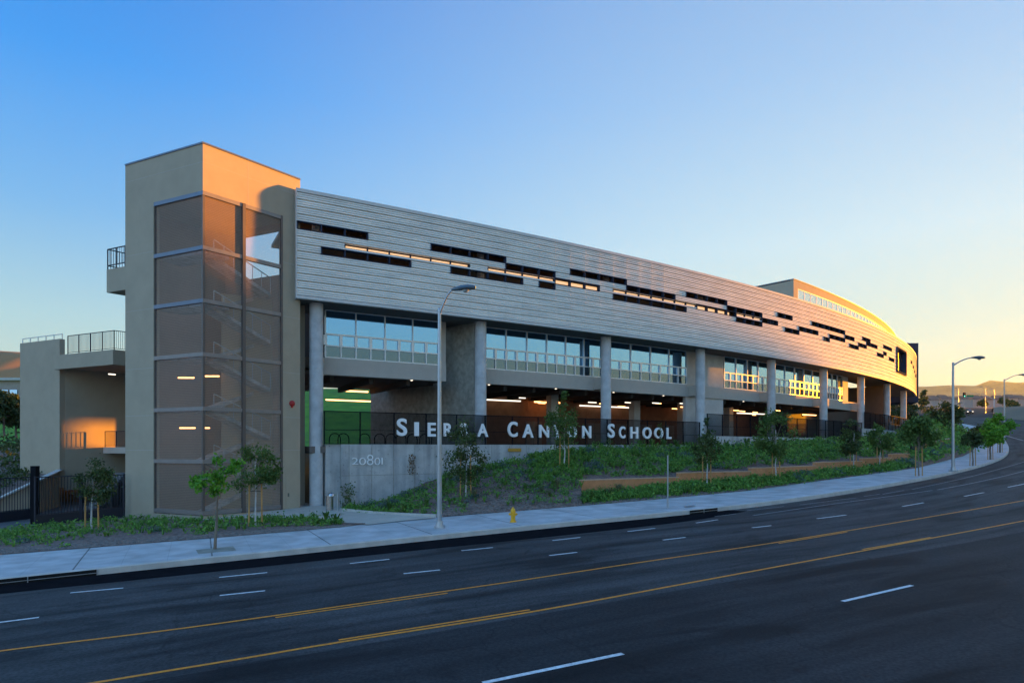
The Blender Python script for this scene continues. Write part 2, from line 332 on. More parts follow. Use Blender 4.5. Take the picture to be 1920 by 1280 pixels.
def sidewalk_mat():
    m, n, b = newmat('sidewalk_concrete'); b.inputs['Roughness'].default_value = .85
    uv = n.nodes.new('ShaderNodeTexCoord')
    a = n.nodes.new('ShaderNodeTexNoise'); a.inputs['Scale'].default_value = .9; a.inputs['Detail'].default_value = 9; n.links.new(uv.outputs['Object'], a.inputs['Vector'])
    r = n.nodes.new('ShaderNodeValToRGB'); r.color_ramp.elements[0].position = .3; r.color_ramp.elements[1].position = .7
    r.color_ramp.elements[0].color = (.36,.355,.345,1); r.color_ramp.elements[1].color = (.58,.58,.575,1); n.links.new(a.outputs['Fac'], r.inputs[0])
    sp = n.nodes.new('ShaderNodeSeparateXYZ'); n.links.new(uv.outputs['UV'], sp.inputs[0])
    def joint(sock, pitch, wd):
        d = n.nodes.new('ShaderNodeMath'); d.operation = 'DIVIDE'; d.inputs[1].default_value = pitch; n.links.new(sock, d.inputs[0])
        f = n.nodes.new('ShaderNodeMath'); f.operation = 'FRACT'; n.links.new(d.outputs[0], f.inputs[0])
        l = n.nodes.new('ShaderNodeMath'); l.operation = 'LESS_THAN'; l.inputs[1].default_value = wd/pitch; n.links.new(f.outputs[0], l.inputs[0]); return l.outputs[0]
    x = joint(sp.outputs[0], 4.6, .05)
    x2 = joint(sp.outputs[0], 1.533, .018)
    mul = n.nodes.new('ShaderNodeMixRGB'); mul.blend_type = 'MULTIPLY'; mul.inputs[2].default_value = (.3,.3,.3,1); n.links.new(x, mul.inputs[0]); n.links.new(r.outputs[0], mul.inputs[1])
    mu2 = n.nodes.new('ShaderNodeMixRGB'); mu2.blend_type = 'MULTIPLY'; mu2.inputs[2].default_value = (.75,.75,.75,1); n.links.new(x2, mu2.inputs[0]); n.links.new(mul.outputs[0], mu2.inputs[1])
    n.links.new(mu2.outputs[0], b.inputs['Base Color'])
    return m
M['sidewalk'] = sidewalk_mat()
M['curb'] = mat('curb_concrete', (.54,.51,.46), .9, var=.16, scale=1.2, detail=9)

# ------------------------------------------------------------------ the lie of the land
def sp_(t, k): return k*(log(1+exp(min(t/k, 60))) if t/k < 60 else t/k)
def zr(X, Y):
    u = .427*Y+.904*X; u = u-sp_(u-330, 20)
    return -4.5+.033*u+.06*(sp_(Y-75, 8)-sp_(Y-310, 20))
def at(x, y, Y): return Vector(((x-CX)/F*Y, Y, (HY-y)/F*Y))
def onroad(x, y, dz=0.):
    u = (x-CX)/F; v = (HY-y)/F; f = lambda Y: v*Y-zr(u*Y, Y)-dz
    Y = 4.
    while f(Y) > 0 and Y < 600: Y *= 1.02
    a, b = Y/1.02, Y
    for _ in range(40):
        m = (a+b)/2
        if f(m) > 0: a = m
        else: b = m
    return Vector((u*b, b, zr(u*b, b)+dz))
def interp(tab, x):
    if x <= tab[0][0]:
        (x0, y0), (x1, y1) = tab[0], tab[1]
    elif x >= tab[-1][0]:
        (x0, y0), (x1, y1) = tab[-2], tab[-1]
    else:
        for i in range(len(tab)-1):
            if tab[i][0] <= x <= tab[i+1][0]: (x0, y0), (x1, y1) = tab[i], tab[i+1]; break
    return y0+(y1-y0)*(x-x0)/(x1-x0)
def smooth_line(pts, n):                     # Catmull-Rom through points, n samples per span
    P = [pts[0]*2-pts[1]]+pts+[pts[-1]*2-pts[-2]]; out = []
    for i in range(1, len(P)-2):
        for k in range(n):
            t = k/n; a, b, c, d = P[i-1:i+3]
            out.append(.5*((2*b)+(c-a)*t+(2*a-5*b+4*c-d)*t*t+(3*b-a-3*c+d)*t**3))
    return out+[pts[-1].copy()]

# the sweep of the building's screen in plan
SX0, SY0, SA, SB, SCC, SD = -15.0643547, 42.8318208, .506227927, .233859961, .120015253, .00131087
TOPZ, BOTZ = 17.48, 10.05
_cs = []
def _mk():
    ds = .1; x, y = SX0, SY0; th = lambda s: SA+SB*s/100+SCC*(s/100)**2+SD*(s/100)**3
    for i in range(-120, 0): pass
    pts = {}
    s = 0.; pts[0] = (x, y)
    for i in range(1, 1600):
        t = th((i-.5)*ds); x += cos(t)*ds; y += sin(t)*ds; pts[i] = (x, y)
    x, y = SX0, SY0
    for i in range(-1, -101, -1):
        t = th((i+.5)*ds); x -= cos(t)*ds; y -= sin(t)*ds; pts[i] = (x, y)
    return pts, th
_PT, TH = _mk()
def P2(s, off=0.):
    i = math.floor(s/.1); f = s/.1-i; a = _PT[i]; b = _PT[i+1]; t = TH(s)
    return (a[0]+(b[0]-a[0])*f-off*sin(t), a[1]+(b[1]-a[1])*f+off*cos(t))
def P3(s, off, z): p = P2(s, off); return Vector((p[0], p[1], z))
def tang(s): t = TH(s); return Vector((cos(t), sin(t), 0))
def nout(s): t = TH(s); return Vector((sin(t), -cos(t), 0))
def hit(x, off=0.):
    u = (x-CX)/F; s = -9.5
    while s < 150:
        p = P2(s, off)
        if p[0]/p[1] >= u:
            a, b = s-.25, s
            for _ in range(25):
                m = (a+b)/2; p = P2(m, off)
                if p[0]/p[1] >= u: b = m
                else: a = m
            return b
        s += .25
    return 150.
def steps(s0, s1, st):
    n = max(1, int(math.ceil((s1-s0)/st))); return [s0+(s1-s0)*i/n for i in range(n+1)]
def cbox(mb, s0, s1, o0, o1, z0, z1, st=1.5):    # a box that follows the sweep
    ss = steps(s0, s1, st); n = len(mb.v)
    for s in ss:
        for (o, z) in ((o0, z0), (o1, z0), (o1, z1), (o0, z1)): mb.v.append(tuple(P3(s, o, z)))
    for i in range(len(ss)-1):
        for k in range(4):
            a = n+i*4+k; b = n+i*4+(k+1) % 4; mb.f.append((a, a+4, b+4, b))
    mb.f.append((n, n+1, n+2, n+3)); m = n+(len(ss)-1)*4; mb.f.append((m+3, m+2, m+1, m))

# ------------------------------------------------------------------ ground, road, pavement
def grid_axis(a, b, near0, near1, fine, coarse):
    out = []; x = a
    while x < b:
        out.append(x); x += fine if near0 <= x < near1 else coarse
    return out+[b]
mb = MB()
gx = grid_axis(-3200, 3200, -400, 500, 25, 400); gy = grid_axis(-1200, 4400, -100, 600, 25, 400)
for y in gy:
    for x in gx: mb.v.append((x, y, zr(max(-400, min(x, 500)), max(-100, min(y, 600)))-.5))
for j in range(len(gy)-1):
    for i in range(len(gx)-1):
        a = j*len(gx)+i; mb.f.append((a, a+1, a+1+len(gx), a+len(gx)))
mb.build('ground', M['dirt'], kind='structure', smooth=True)

PAIRS = [((0,1093),(0,1039)),((205,1069),(205,1023)),((480,1043),(480,1001)),((685,1021),(685,982)),((817,1008),(817,969)),((960,993),(960,959)),
         ((1185,971),(1185,940)),((1440,947),(1400,920)),((1617,919),(1571,896)),((1787,889),(1720,877)),((1882,861),(1806,855)),((1896,847),(1833,838)),((1888,828),(1831,818))]
curb_c = [onroad(*p[0]) for p in PAIRS]; back_c = [onroad(*p[1], .15) for p in PAIRS]
d0 = (curb_c[0]-curb_c[2]).normalized(); d1 = (back_c[0]-back_c[2]).normalized()
curb_c = [curb_c[0]+d0*90, curb_c[0]+d0*40, curb_c[0]+d0*15]+curb_c+[Vector((91,120,0)), Vector((100,136,0)), Vector((111,160,0)), Vector((121,190,0)), Vector((129,230,0)), Vector((134,280,0)), Vector((137,340,0))]
back_c = [back_c[0]+d1*90, back_c[0]+d1*40, back_c[0]+d1*15]+back_c+[Vector((86,124,0)), Vector((95,139,0)), Vector((105,163,0)), Vector((114,192,0)), Vector((122,231,0)), Vector((127,281,0)), Vector((130,341,0))]
for q in curb_c: q.z = 0
for q in back_c: q.z = 0
CURB = smooth_line(curb_c, 6); BACK = smooth_line(back_c, 6)
for _ in range(30):
    for A_ in (CURB, BACK):
        B_ = [p.copy() for p in A_]
        for i in range(1, len(A_)-1): A_[i] = (B_[i-1]+B_[i]*2+B_[i+1])/4
def road_right(i):
    d = (CURB[min(i+1, len(CURB)-1)]-CURB[max(i-1, 0)]).normalized(); return Vector((d.y, -d.x, 0))
def ustrip(name, rows, m, kind, us):           # rows: list of cross-section point lists; uv = (along, across)
    me = bpy.data.meshes.new(name); k = len(rows[0]); v = [tuple(p) for r in rows for p in r]; f = []
    for i in range(len(rows)-1):
        for j in range(k-1): a = i*k+j; f.append((a, a+k, a+k+1, a+1))
    me.from_pydata(v, [], f); uvl = me.uv_layers.new(name='UVMap')
    for poly in me.polygons:
        for li in poly.loop_indices:
            vi = me.loops[li].vertex_index; uvl.data[li].uv = us[vi]
    me.materials.append(m); me.update(); o = bpy.data.objects.new(name, me); C.objects.link(o); o['kind'] = kind; return o
acc = [0.]
for i in range(1, len(CURB)): acc.append(acc[-1]+(CURB[i]-CURB[i-1]).length)
rows, us = [], []
offs = [-.4, .0, 2, 4, 7, 10, 13.7, 13.8, 17, 21, 26, 32]
for i, p in enumerate(CURB):
    r = road_right(i); r_ = []
    wid = 1+max(0, min(1, (p.y-125)/60))*1.6
    for o in offs:
        q = p+r*(o if o < 14 else 13.8+(o-13.8)*wid); r_.append((q.x, q.y, zr(q.x, q.y)-.10*max(0, 1-max(o, 0)/4))); us.append((acc[i], o))
    rows.append(r_)
ustrip('road', rows, M['asphalt'], 'structure', us)
def along(q):
    best = (1e9, 0.)
    for k in range(len(CURB)-1):
        a, b = CURB[k], CURB[k+1]; e = b-a; t = max(0., min(1., (q-a).dot(e)/e.length_squared)); d = (a+e*t-q).length
        if d < best[0]: best = (d, acc[k]+e.length*t)
    return best[1]
rows, us = [], []; crow = []
for i, (p, q) in enumerate(zip(CURB, BACK)):
    d = (q-p); L = d.length; e = p+d*(.2/L)
    rows.append([(e.x, e.y, zr(e.x, e.y)+.15), ((e.x+q.x)/2, (e.y+q.y)/2, zr((e.x+q.x)/2, (e.y+q.y)/2)+.155), (q.x, q.y, zr(q.x, q.y)+.15), (q.x, q.y, zr(q.x, q.y)-.2)])
    ub = along(q); us += [(acc[i], 0), ((acc[i]+ub)/2, L/2), (ub, L), (ub, L)]
    e2 = p+d*(.03/L)
    crow.append([(p.x, p.y, zr(p.x, p.y)-.2), (p.x, p.y, zr(p.x, p.y)+.12), (e2.x, e2.y, zr(e2.x, e2.y)+.153), (e.x, e.y, zr(e.x, e.y)+.1535)])
ustrip('sidewalk', rows, M['sidewalk'], 'structure', us)
ustrip('curb', crow, M['curb'], 'structure', us)

def ribbon(mb, pts, wd, dz):                    # a painted line on the road through world points
    n = len(mb.v)
    for i, p in enumerate(pts):
        d = pts[min(i+1, len(pts)-1)]-pts[max(i-1, 0)]; d.z = 0; d.normalize(); r = Vector((d.y, -d.x, 0))*wd/2
        for q in (p-r, p+r): mb.v.append((q.x, q.y, zr(q.x, q.y)+dz))
    for i in range(len(pts)-1): a = n+2*i; mb.f.append((a, a+1, a+3, a+2))
def road_pts(pix, n=6): return smooth_line([onroad(*p) for p in pix], n)
def shift(pts, o):
    out = []
    for i, p in enumerate(pts):
        d = pts[min(i+1, len(pts)-1)]-pts[max(i-1, 0)]; d.z = 0; d.normalize(); out.append(p+Vector((d.y, -d.x, 0))*o)
    return out
Y1 = [(-300,1264),(0,1220),(300,1183),(520,1153),(835,1108),(960,1090),(1200,1054),(1452,1017),(1700,976),(1920,938),(2100,905)]
Y2 = [(-100,1326),(175,1280),(450,1235),(640,1203),(1000,1146),(1300,1091),(1625,1031),(1920,976),(2150,931)]
mb = MB(); ribbon(mb, road_pts(Y1), .12, .008); ribbon(mb, road_pts(Y2), .12, .008)
y1 = road_pts([(515,1154),(680,1131),(835,1109)]); ribbon(mb, shift(y1, .2), .1, .008)
y1 = road_pts([(1452,1017),(1520,1006),(1580,996)]); ribbon(mb, shift(y1, .2), .1, .008)
y2 = road_pts([(638,1204),(820,1175),(1000,1146)]); ribbon(mb, shift(y2, -.2), .1, .008)
y2 = road_pts([(1627,1031),(1690,1020),(1755,1008)]); ribbon(mb, shift(y2, -.2), .1, .008)
mb.build('yellow_road_line', M['yellow_paint'], kind='structure')
mb = MB()
DA = [((-45,1172),(73,1157)),((412,1116),(497,1107)),((757,1075),(825,1068)),((1030,1041),(1082,1035)),((1243,1012),(1285,1007)),((1410,989),(1446,985)),((1532,972),(1587,965)),((1692,949),(1732,942)),((1808,930),(1845,923)),((1890,913),(1925,906))]
DB = [((132,1111),(231,1102)),((411,1082),(501,1073)),((656,1056),(730,1048)),((865,1032),(924,1026)),((1036,1013),(1088,1007)),((1177,996),(1228,990)),((1305,980),(1346,974))]
DN = [((905,1280),(1168,1225)),((1580,1127),(1710,1097)),((330,1404),(620,1342))]
for a, b in DA+DB+DN:
    ribbon(mb, [onroad(*a), onroad((a[0]+b[0])/2, (a[1]+b[1])/2), onroad(*b)], .13, .008)
mb.build('lane_dash', M['white_paint'], kind='structure')
mb = MB()
ribbon(mb, road_pts([(1412,966),(1530,949),(1640,934),(1748,919)]), .13, .008)
ribbon(mb, road_pts([(1757,918),(1830,904),(1920,883),(2000,860)]), .13, .008)
ribbon(mb, road_pts([(1710,917),(1800,898),(1870,880),(1925,864)]), .10, .008)
for a, b in (((1340,968),(1380,963)),((1400,957),(1470,949)),((1500,946),(1605,933)),((1620,930),(1650,926)),((1655,926),(1695,919))):
    ribbon(mb, [onroad(*a), onroad((a[0]+b[0])/2, (a[1]+b[1])/2), onroad(*b)], .10, .008)
for a, b in (((1800,778),(1862,777)),((1846,783),(1880,781)),((1848,776),(1872,772)),((1880,815),(1920,826))):
    ribbon(mb, [onroad(*a), onroad(*b)], .35, .012)
mb.build('edge_line', M['white_worn'], kind='structure')
# strip of new dark asphalt along the kerb
mb = MB(); n0 = 0
ed = [(-300,1144),(0,1110),(240,1086),(480,1061),(720,1036),(960,1012),(1150,992),(1300,974),(1400,956)]
A = road_pts(ed, 5)
for i, p in enumerate(A):
    j = min(range(len(CURB)), key=lambda k: (CURB[k]-Vector((p.x, p.y, 0))).length); q = CURB[j]
    # nearest point on the kerb polyline
    best = None
    for k in (max(j-1, 0), j):
        a, b = CURB[k], CURB[min(k+1, len(CURB)-1)]; ab = b-a
        if ab.length < 1e-6: continue
        t = max(0, min(1, (Vector((p.x, p.y, 0))-a).dot(ab)/ab.length_squared)); c = a+ab*t
        if best is None or (c-Vector((p.x, p.y, 0))).length < (best-Vector((p.x, p.y, 0))).length: best = c
    q = best; mb.v += [(p.x, p.y, zr(p.x, p.y)-.10*max(0, 1-(Vector((p.x, p.y, 0))-q).length/4)+.006), (q.x, q.y, zr(q.x, q.y)-.094)]
for i in range(len(A)-1): a = 2*i; mb.f.append((a, a+2, a+3, a+1))
mb.build('fresh_asphalt', M['tar'], kind='structure')

# ------------------------------------------------------------------ planting beds
BACKTAB = [(-400,1072),(0,1039),(205,1023),(357,1011),(480,1001),(640,987),(685,982),(817,969),(955,959),(1185,940),(1400,920),(1571,896),(1720,877),(1806,855)]
WALLTAB = [(640,955),(700,942),(740,932),(800,903),(880,880),(950,867),(1000,855),(1060,845),(1160,839),(1330,842),(1440,834),(1600,826),(1700,818)]
TBASE = [(1090,928),(1180,918),(1280,909),(1400,900),(1440,898),(1640,880),(1706,868)]
TY = [(1090,43.),(1440,51.),(1640,63.5),(1706,69.)]
TTOPS = [(1090,1273,902,894),(1273,1408,888,883),(1408,1530,878,873),(1530,1617,868,864),(1617,1671,860,858),(1671,1706,852,850)]
def tbase(x): return at(x, interp(TBASE, x), interp(TY, x))
def ttop_z(x):
    for a, b, ya, yb in TTOPS:
        if x <= b: return at(x, (ya+yb)/2, (interp(TY, a)+interp(TY, b))/2).z
    return at(1706, 851, 69.).z
WOFF = .5
def wallbase(x):
    s = hit(x, WOFF); p = P2(s, WOFF); return Vector((p[0], p[1], (HY-interp(WALLTAB, x))/F*p[1]))
def bed(x, t):            # 0 at the pavement, 1 at the foot of the building's wall
    a = onroad(x, interp(BACKTAB, x), .15); c = wallbase(x)
    if x < 1090:
        p = a.lerp(c, t); k = max(0, min(1, (x-700)/200)); f = t+.22*sin(pi*t)*k
        p.z = a.z+(c.z-a.z)*f; return p
    b = tbase(x)
    if t < .35: return a.lerp(b, t/.35)
    b2 = b+(c-b)*.03; b2.z = ttop_z(x)-.1
    k = (t-.35)/.65; p = b2.lerp(c, k); p.z += .3*sin(pi*k)*(1 if x < 1600 else .5); return p
mb = MB()
XS = [660, 685, 720, 760, 800]+list(range(817, 1088, 22))+[1089.5, 1090.5]+list(range(1110, 1706, 22))+[1706]
def bedx(x, t):
    if x < 817:      # the bed narrows to the path: its lower edge is the path's kerb
        a0 = onroad(x, interp([(640,958),(700,964),(817,968.5)], x), .17); c = wallbase(max(x, 642)); p = a0.lerp(c, t); return p
    return bed(x, t)
TS = [0,.08,.16,.24,.3,.349,.351,.4,.5,.6,.7,.8,.9,1.]
for x in XS:
    for t in TS: p = bedx(x, t); mb.v.append((p.x, p.y, p.z+.01))
for i in range(len(XS)-1):
    for j in range(len(TS)-1): a = i*len(TS)+j; mb.f.append((a, a+len(TS), a+len(TS)+1, a+1))
mb.build('embankment', M['mulch'], kind='structure', smooth=True)
# right end: the bank between the building's end and the pavement
def bank(x, t):
    a = onroad(x, interp([(1706,879),(1720,877),(1806,855),(1831,842)], x), .15)
    top = at(interp([(1706,1690),(1831,1800)], x), interp([(1706,815),(1740,795),(1775,780),(1831,806)], x), interp([(1706,92),(1831,118)], x))
    p = a.lerp(top, t); p.z = a.z+(top.z-a.z)*(t**.8); return p
mb = MB(); bx = list(range(1706, 1832, 9))
for x in bx:
    for k in range(11): p = bank(x, k/10); mb.v.append((p.x, p.y, p.z+.01))
for i in range(len(bx)-1):
    for j in range(10): a = i*11+j; mb.f.append((a, a+11, a+12, a+1))
mb.build('bank', M['mulch'], kind='structure', smooth=True)
# planter strip in front of the tower
REAR = [(-400,1030),(0,996),(65,985),(175,975),(235,970),(380,974),(480,970),(588,969),(642,979),(685,981.5)]
mb = MB(); fx = list(range(-400, 690, 30))+[685]
def frontbed(x, t): return onroad(x, interp(BACKTAB, x), .17).lerp(onroad(x, interp(REAR, x), .22), t)
for x in fx:
    for k in range(5): p = frontbed(x, k/4); mb.v.append((p.x, p.y, p.z+.05*sin(pi*k/4)))
for i in range(len(fx)-1):
    for j in range(4): a = i*5+j; mb.f.append((a, a+5, a+6, a+1))
mb.build('planting_strip', M['mulch'], kind='structure', smooth=True)
mb = MB(); pp = [(380,976),(480,972),(588,971),(642,981),(690,983),(760,975),(817,970),(760,966.5),(700,963),(660,957),(560,940),(470,940),(380,960)]
mb.poly([onroad(x, y, .19) for x, y in pp]); mb.build('path', M['path'], kind='structure')
mb = MB(); pp = [(-400,1032),(0,998),(65,987),(235,972),(240,940),(60,940),(-400,950)]
mb.poly([onroad(x, y, .18) for x, y in pp]); mb.build('driveway', M['sidewalk'], kind='structure')
mb = MB()   # low concrete kerb between path and bed
k = [onroad(x, y, .17) for x, y in ((640,957),(700,963),(760,966.5),(817,969))]
for a, b in zip(k, k[1:]): mb.bar(a+Vector((0,0,.06)), b+Vector((0,0,.06)), .15, .2)
mb.build('path_curb', M['curb'], kind='structure')

# ------------------------------------------------------------------ stair tower
DL = Vector((-.905, .426, 0)); DR = Vector((.6125, .790, 0)); TC = Vector((-18.6, 38.5, 0))
NL = Vector((-.426, -.905, 0)); NR = Vector((.790, -.6125, 0))
TZ0, TZ1 = -4.6, 18.35; MZ0, MZ1 = -4.15, 15.43
LW, RW = 7.2, 6.7; LM, RM = 4.44, 5.36
tower = empty('stair_tower', TC+Vector((0,0,-4.4)), 'tall tan plaster stair tower with brown mesh panels beside the louvred facade', 'tower')
def up(v, z): return Vector((v.x, v.y, z))
def slab(mb, a, b, n, th, z0, z1):          # wall from a to b, thickness th away from outward normal n
    a2 = a-n*th; b2 = b-n*th
    mb.hexa([up(a, z0), up(b, z0), up(b2, z0), up(a2, z0), up(a, z1), up(b, z1), up(b2, z1), up(a2, z1)])
L_ = TC+DL*LW; R_ = TC+DR*RW; B_ = L_+DR*RW
mb = MB(); slab(mb, L_, TC+DL*LM, NL, .4, TZ0, MZ1+.001); mb.build('left_wall', M['stucco'], tower)
mb = MB(); slab(mb, TC+DR*RM, R_, NR, .4, TZ0, MZ1+.001); mb.build('right_wall', M['stucco'], tower)
mb = MB(); mb.prism([(p.x, p.y) for p in (TC, R_, B_, L_)], MZ1, TZ1-.1); mb.build('parapet', M['stucco'], tower)
mb = MB(); e = .05
q = [TC+(NL+NR).normalized()*e*1.3, R_+NR*e, B_-NL*e, L_+NL*e]
mb.prism([(p.x, p.y) for p in q], TZ1-.1, TZ1); mb.build('roof_cap', M['cap'], tower)
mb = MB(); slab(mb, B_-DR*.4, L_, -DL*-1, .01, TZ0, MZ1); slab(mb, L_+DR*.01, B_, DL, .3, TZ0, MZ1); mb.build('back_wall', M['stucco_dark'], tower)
mb = MB()   # wall towards the terrace with a tall opening
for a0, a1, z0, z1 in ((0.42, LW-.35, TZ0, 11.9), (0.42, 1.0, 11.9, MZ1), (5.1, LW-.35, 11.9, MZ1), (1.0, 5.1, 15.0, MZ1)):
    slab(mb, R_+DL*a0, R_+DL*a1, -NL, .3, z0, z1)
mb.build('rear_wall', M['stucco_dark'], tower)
mb = MB(); mb.prism([(p.x, p.y) for p in (TC-NL*.0+NR*.02+NL*.02, TC+DR*RM, TC+DR*RM-NR*.5, TC+DL*.1-NR*.5)], -4.7, MZ0); mb.prism([(p.x, p.y) for p in (TC+NL*.02, TC-NL*.4, TC+DL*LM-NL*.4, TC+DL*LM+NL*.02)], -4.7, MZ0-.003); mb.build('plinth', M['stucco'], tower)
RZ = [15.43, 12.15, 8.95, 5.72, 2.45, -.75, -4.15]
mr = TC+DR*2.62
for i, z in enumerate(RZ):
    h = .24 if i < 6 else .25; zt = z if i < 6 else z+.3
    mb = MB(); slab(mb, TC+DL*LM, TC, NL, .22, zt-h, zt-.002); mb.build('beam', M['cap'] if i < 3 else M['steel_beam'], tower)
    mb = MB(); slab(mb, TC+DR*.003, TC+DR*RM, NR, .22, zt-h, zt-.002); mb.build('beam', M['steel_beam'], tower)
    if i < 6:
        zb = RZ[i+1]+(0 if i < 5 else .3)
        for a, b, n in ((TC+DL*(LM-.05), TC+DL*.08, NL), (TC+DR*.08, mr-DR*.1, NR), (mr+DR*.1, TC+DR*(RM-.05), NR)):
            mb = MB(); a_ = a-n*.1; b_ = b-n*.1
            mb.quad(up(a_, zb), up(b_, zb), up(b_, zt-h), up(a_, zt-h)); o = mb.build('mesh_panel', M['tower_mesh'], tower)
for p, wd in ((TC-NL*.08-NR*.08, .14), (mr-NR*.04, .2), (TC+DR*(RM-.06)-NR*.05, .14), (TC+DL*(LM-.06)-NL*.1, .1)):
    mb = MB(); mb.box((p.x, p.y, (MZ0+MZ1)/2), (wd/2, wd/2, (MZ1-MZ0)/2), DR, NR); mb.build('post', M['steel_frame'], tower)
# stairs behind the mesh
for i in range(1, 6):
    z = RZ[i]; zb = RZ[i+1]
    mb = MB(); q = [TC+DR*1.2-NR*.6, TC+DR*1.2-NR*3.6, TC+DR*5.4-NR*3.6, TC+DR*5.4-NR*.6]
    a = TC-NR*1.2+DR*1.3; b = TC-NR*1.2+DR*5.2
    mb2 = MB(); mid = (z+zb)/2
    mb2.hexa([up(a, z-.35), up(b, mid-.35), up(b-NR*1.2, mid-.35), up(a-NR*1.2, z-.35), up(a, z-.1), up(b, mid-.1), up(b-NR*1.2, mid-.1), up(a-NR*1.2, z-.1)])
    c = a-NR*1.4; d = b-NR*1.4
    mb2.hexa([up(c, zb-.35), up(d, mid-.35), up(d-NR*1.2, mid-.35), up(c-NR*1.2, zb-.35), up(c, zb-.1), up(d, mid-.1), up(d-NR*1.2, mid-.1), up(c-NR*1.2, zb-.1)])
    mb2.build('stair_flight', M['concrete'], tower)
    mb3 = MB(); mb3.bar(up(a, z+.9), up(b, mid+.9), .05)
    for k in range(7): t = k/6; p = a.lerp(b, t); zz = z+(mid-z)*t; mb3.bar(up(p, zz-.1), up(p, zz+.9), .03)
    mb3.build('handrail', M['galv'], tower)
    mb4 = MB(); slab(mb4, TC+DL*LM-NL*.4, TC-NL*.5-NR*.3, NL, 1.6, z-.28, z-.05); mb4.build('landing', M['concrete'], tower)
# balcony on its left side
mb = MB(); a = TC+DL*(LW+.003)-NL*.6; b = a+DL*2.85
mb.hexa([up(a, 10.45), up(b, 10.45), up(b+DR*3.5, 10.45), up(a+DR*3.5, 10.45), up(a, 12.0), up(b, 12.0), up(b+DR*3.5, 12.0), up(a+DR*3.5, 12.0)])
bal = mb.build('balcony', M['stucco'], tower)
mb = MB(); b = b-DL*.12
for z in (12.25, 13.35): mb.bar(up(a, z), up(b, z), .06); mb.bar(up(b, z), up(b+DR*3.4, z), .06)
for k in range(4): mb.bar(up(a.lerp(b, k/3), 12.0), up(a.lerp(b, k/3), 13.35), .06)
for k in range(14): mb.bar(up(a.lerp(b, k/13), 12.25), up(a.lerp(b, k/13), 13.35), .02)
for k in range(20): mb.bar(up(b.lerp(b+DR*3.4, k/19), 12.0), up(b.lerp(b+DR*3.4, k/19), 13.35), .025)
mb.build('railing', M['navy'], bal)
# scored joints of the plaster, a service door
for z in (17.2, 12.3, 5.2, -.3):
    pass
mb = MB(); a = TC+DR*5.6; slab(mb, a+NR*.03, TC+DR*6.5+NR*.03, NR, .03, -4.2, -1.7); dr = mb.build('service_door', M['stucco'], tower)
mb = MB(); p = TC+DR*5.75+NR*.06; mb.box((p.x, p.y, -3.2), (.03,.04,.12), DR, NR); mb.build('handle', M['steel'], dr)
def score(a, b, n, z0, z1):
    mb = MB(); slab(mb, a+n*.004, b+n*.004, n, .004, z0, z1); mb.build('score_line', M['spandrel'], tower)
for z in (17.15, 12.35, 8.75, 5.0, 2.0, -.2):
    if z > MZ1: score(TC+DL*LW, TC+DL*.01, NL, z, z+.02); score(TC+DR*.01, R_, NR, z, z+.02)
    else: score(L_, TC+DL*(LM+.01), NL, z, z+.02); score(TC+DR*(RM+.01), R_, NR, z, z+.02)
score(TC+DR*2.9, TC+DR*2.92, NR, MZ1, TZ1-.1)

# red alarm bell on the tower's flank
p = TC+DR*6.05+NR*.01; bell = empty('alarm_bell', (p.x, p.y, 2.95), 'round red alarm bell on the tan wall beside the mesh tower', 'bell')
def disc(mb, c, n, prof, seg=16):
    c = Vector(c); n = Vector(n).normalized(); x = n.cross(Vector((0,0,1))).normalized(); y = x.cross(n); k0 = len(mb.v)
    for r, h in prof:
        for k in range(seg): a = 2*pi*k/seg; mb.v.append(tuple(c+n*h+(x*cos(a)+y*sin(a))*r))
    for i in range(len(prof)-1):
        for k in range(seg): a = k0+i*seg+k; b = k0+i*seg+(k+1) % seg; mb.f.append((a, b, b+seg, a+seg))
    m = k0+(len(prof)-1)*seg; mb.f.append(tuple(m+k for k in range(seg)))
mb = MB(); disc(mb, (p.x, p.y, 2.95), NR, [(.2,.0),(.2,.06),(.17,.12),(.09,.16),(.02,.17)]); mb.build('gong', M['red'], bell, smooth=True)
mb = MB(); mb.box((p.x, p.y, 2.72), (.07,.05,.06), DR, NR); mb.build('mount_box', M['red'], bell)

# ------------------------------------------------------------------ annex left of the tower, its terrace and stair
annex = empty('annex_wing', (-36, 50.5, -2), 'low tan plaster wing with a railed terrace and dark passage left of the tower', 'building')
AW = Vector((-35.7, 50.5, 0)); AE = AW+DL*5.4
mb = MB(); slab(mb, AE, AW, NL, .4, -3.2, 8.55); mb.build('front_wall', M['stucco'], annex)
mb = MB(); slab(mb, AW-NL*.402, AW-NL*.402+DR*14, NR, .4, -3.4, 7.2); mb.build('side_wall', M['stucco'], annex)
mb = MB(); q0 = AW+DR*14; slab(mb, q0, q0-DL*4, NL, .3, -.5, 7.0); mb.build('rear_wall', M['stucco_dark'], annex)
FA = Vector((-29.3, 47.0, 0)); FB = FA+DL*7.3
mb = MB(); slab(mb, FB, FA, NL, .3, 6.07, 7.17); slab(mb, FA+DR*.003-NL*.003, FA+DR*9, NR, .3, 6.07, 7.17); mb.build('fascia', M['stucco'], annex)
mb = MB(); mb.prism([(p.x, p.y) for p in (FA-NL*.3-NR*.3, FA+DR*3.5-NR*.3, FA+DR*5-DL*9, FA+DR*16-DL*9, FB+DR*16, FB-NL*.3)], 6.2, 7.0); mb.build('terrace_slab', M['stucco_dark'], annex)
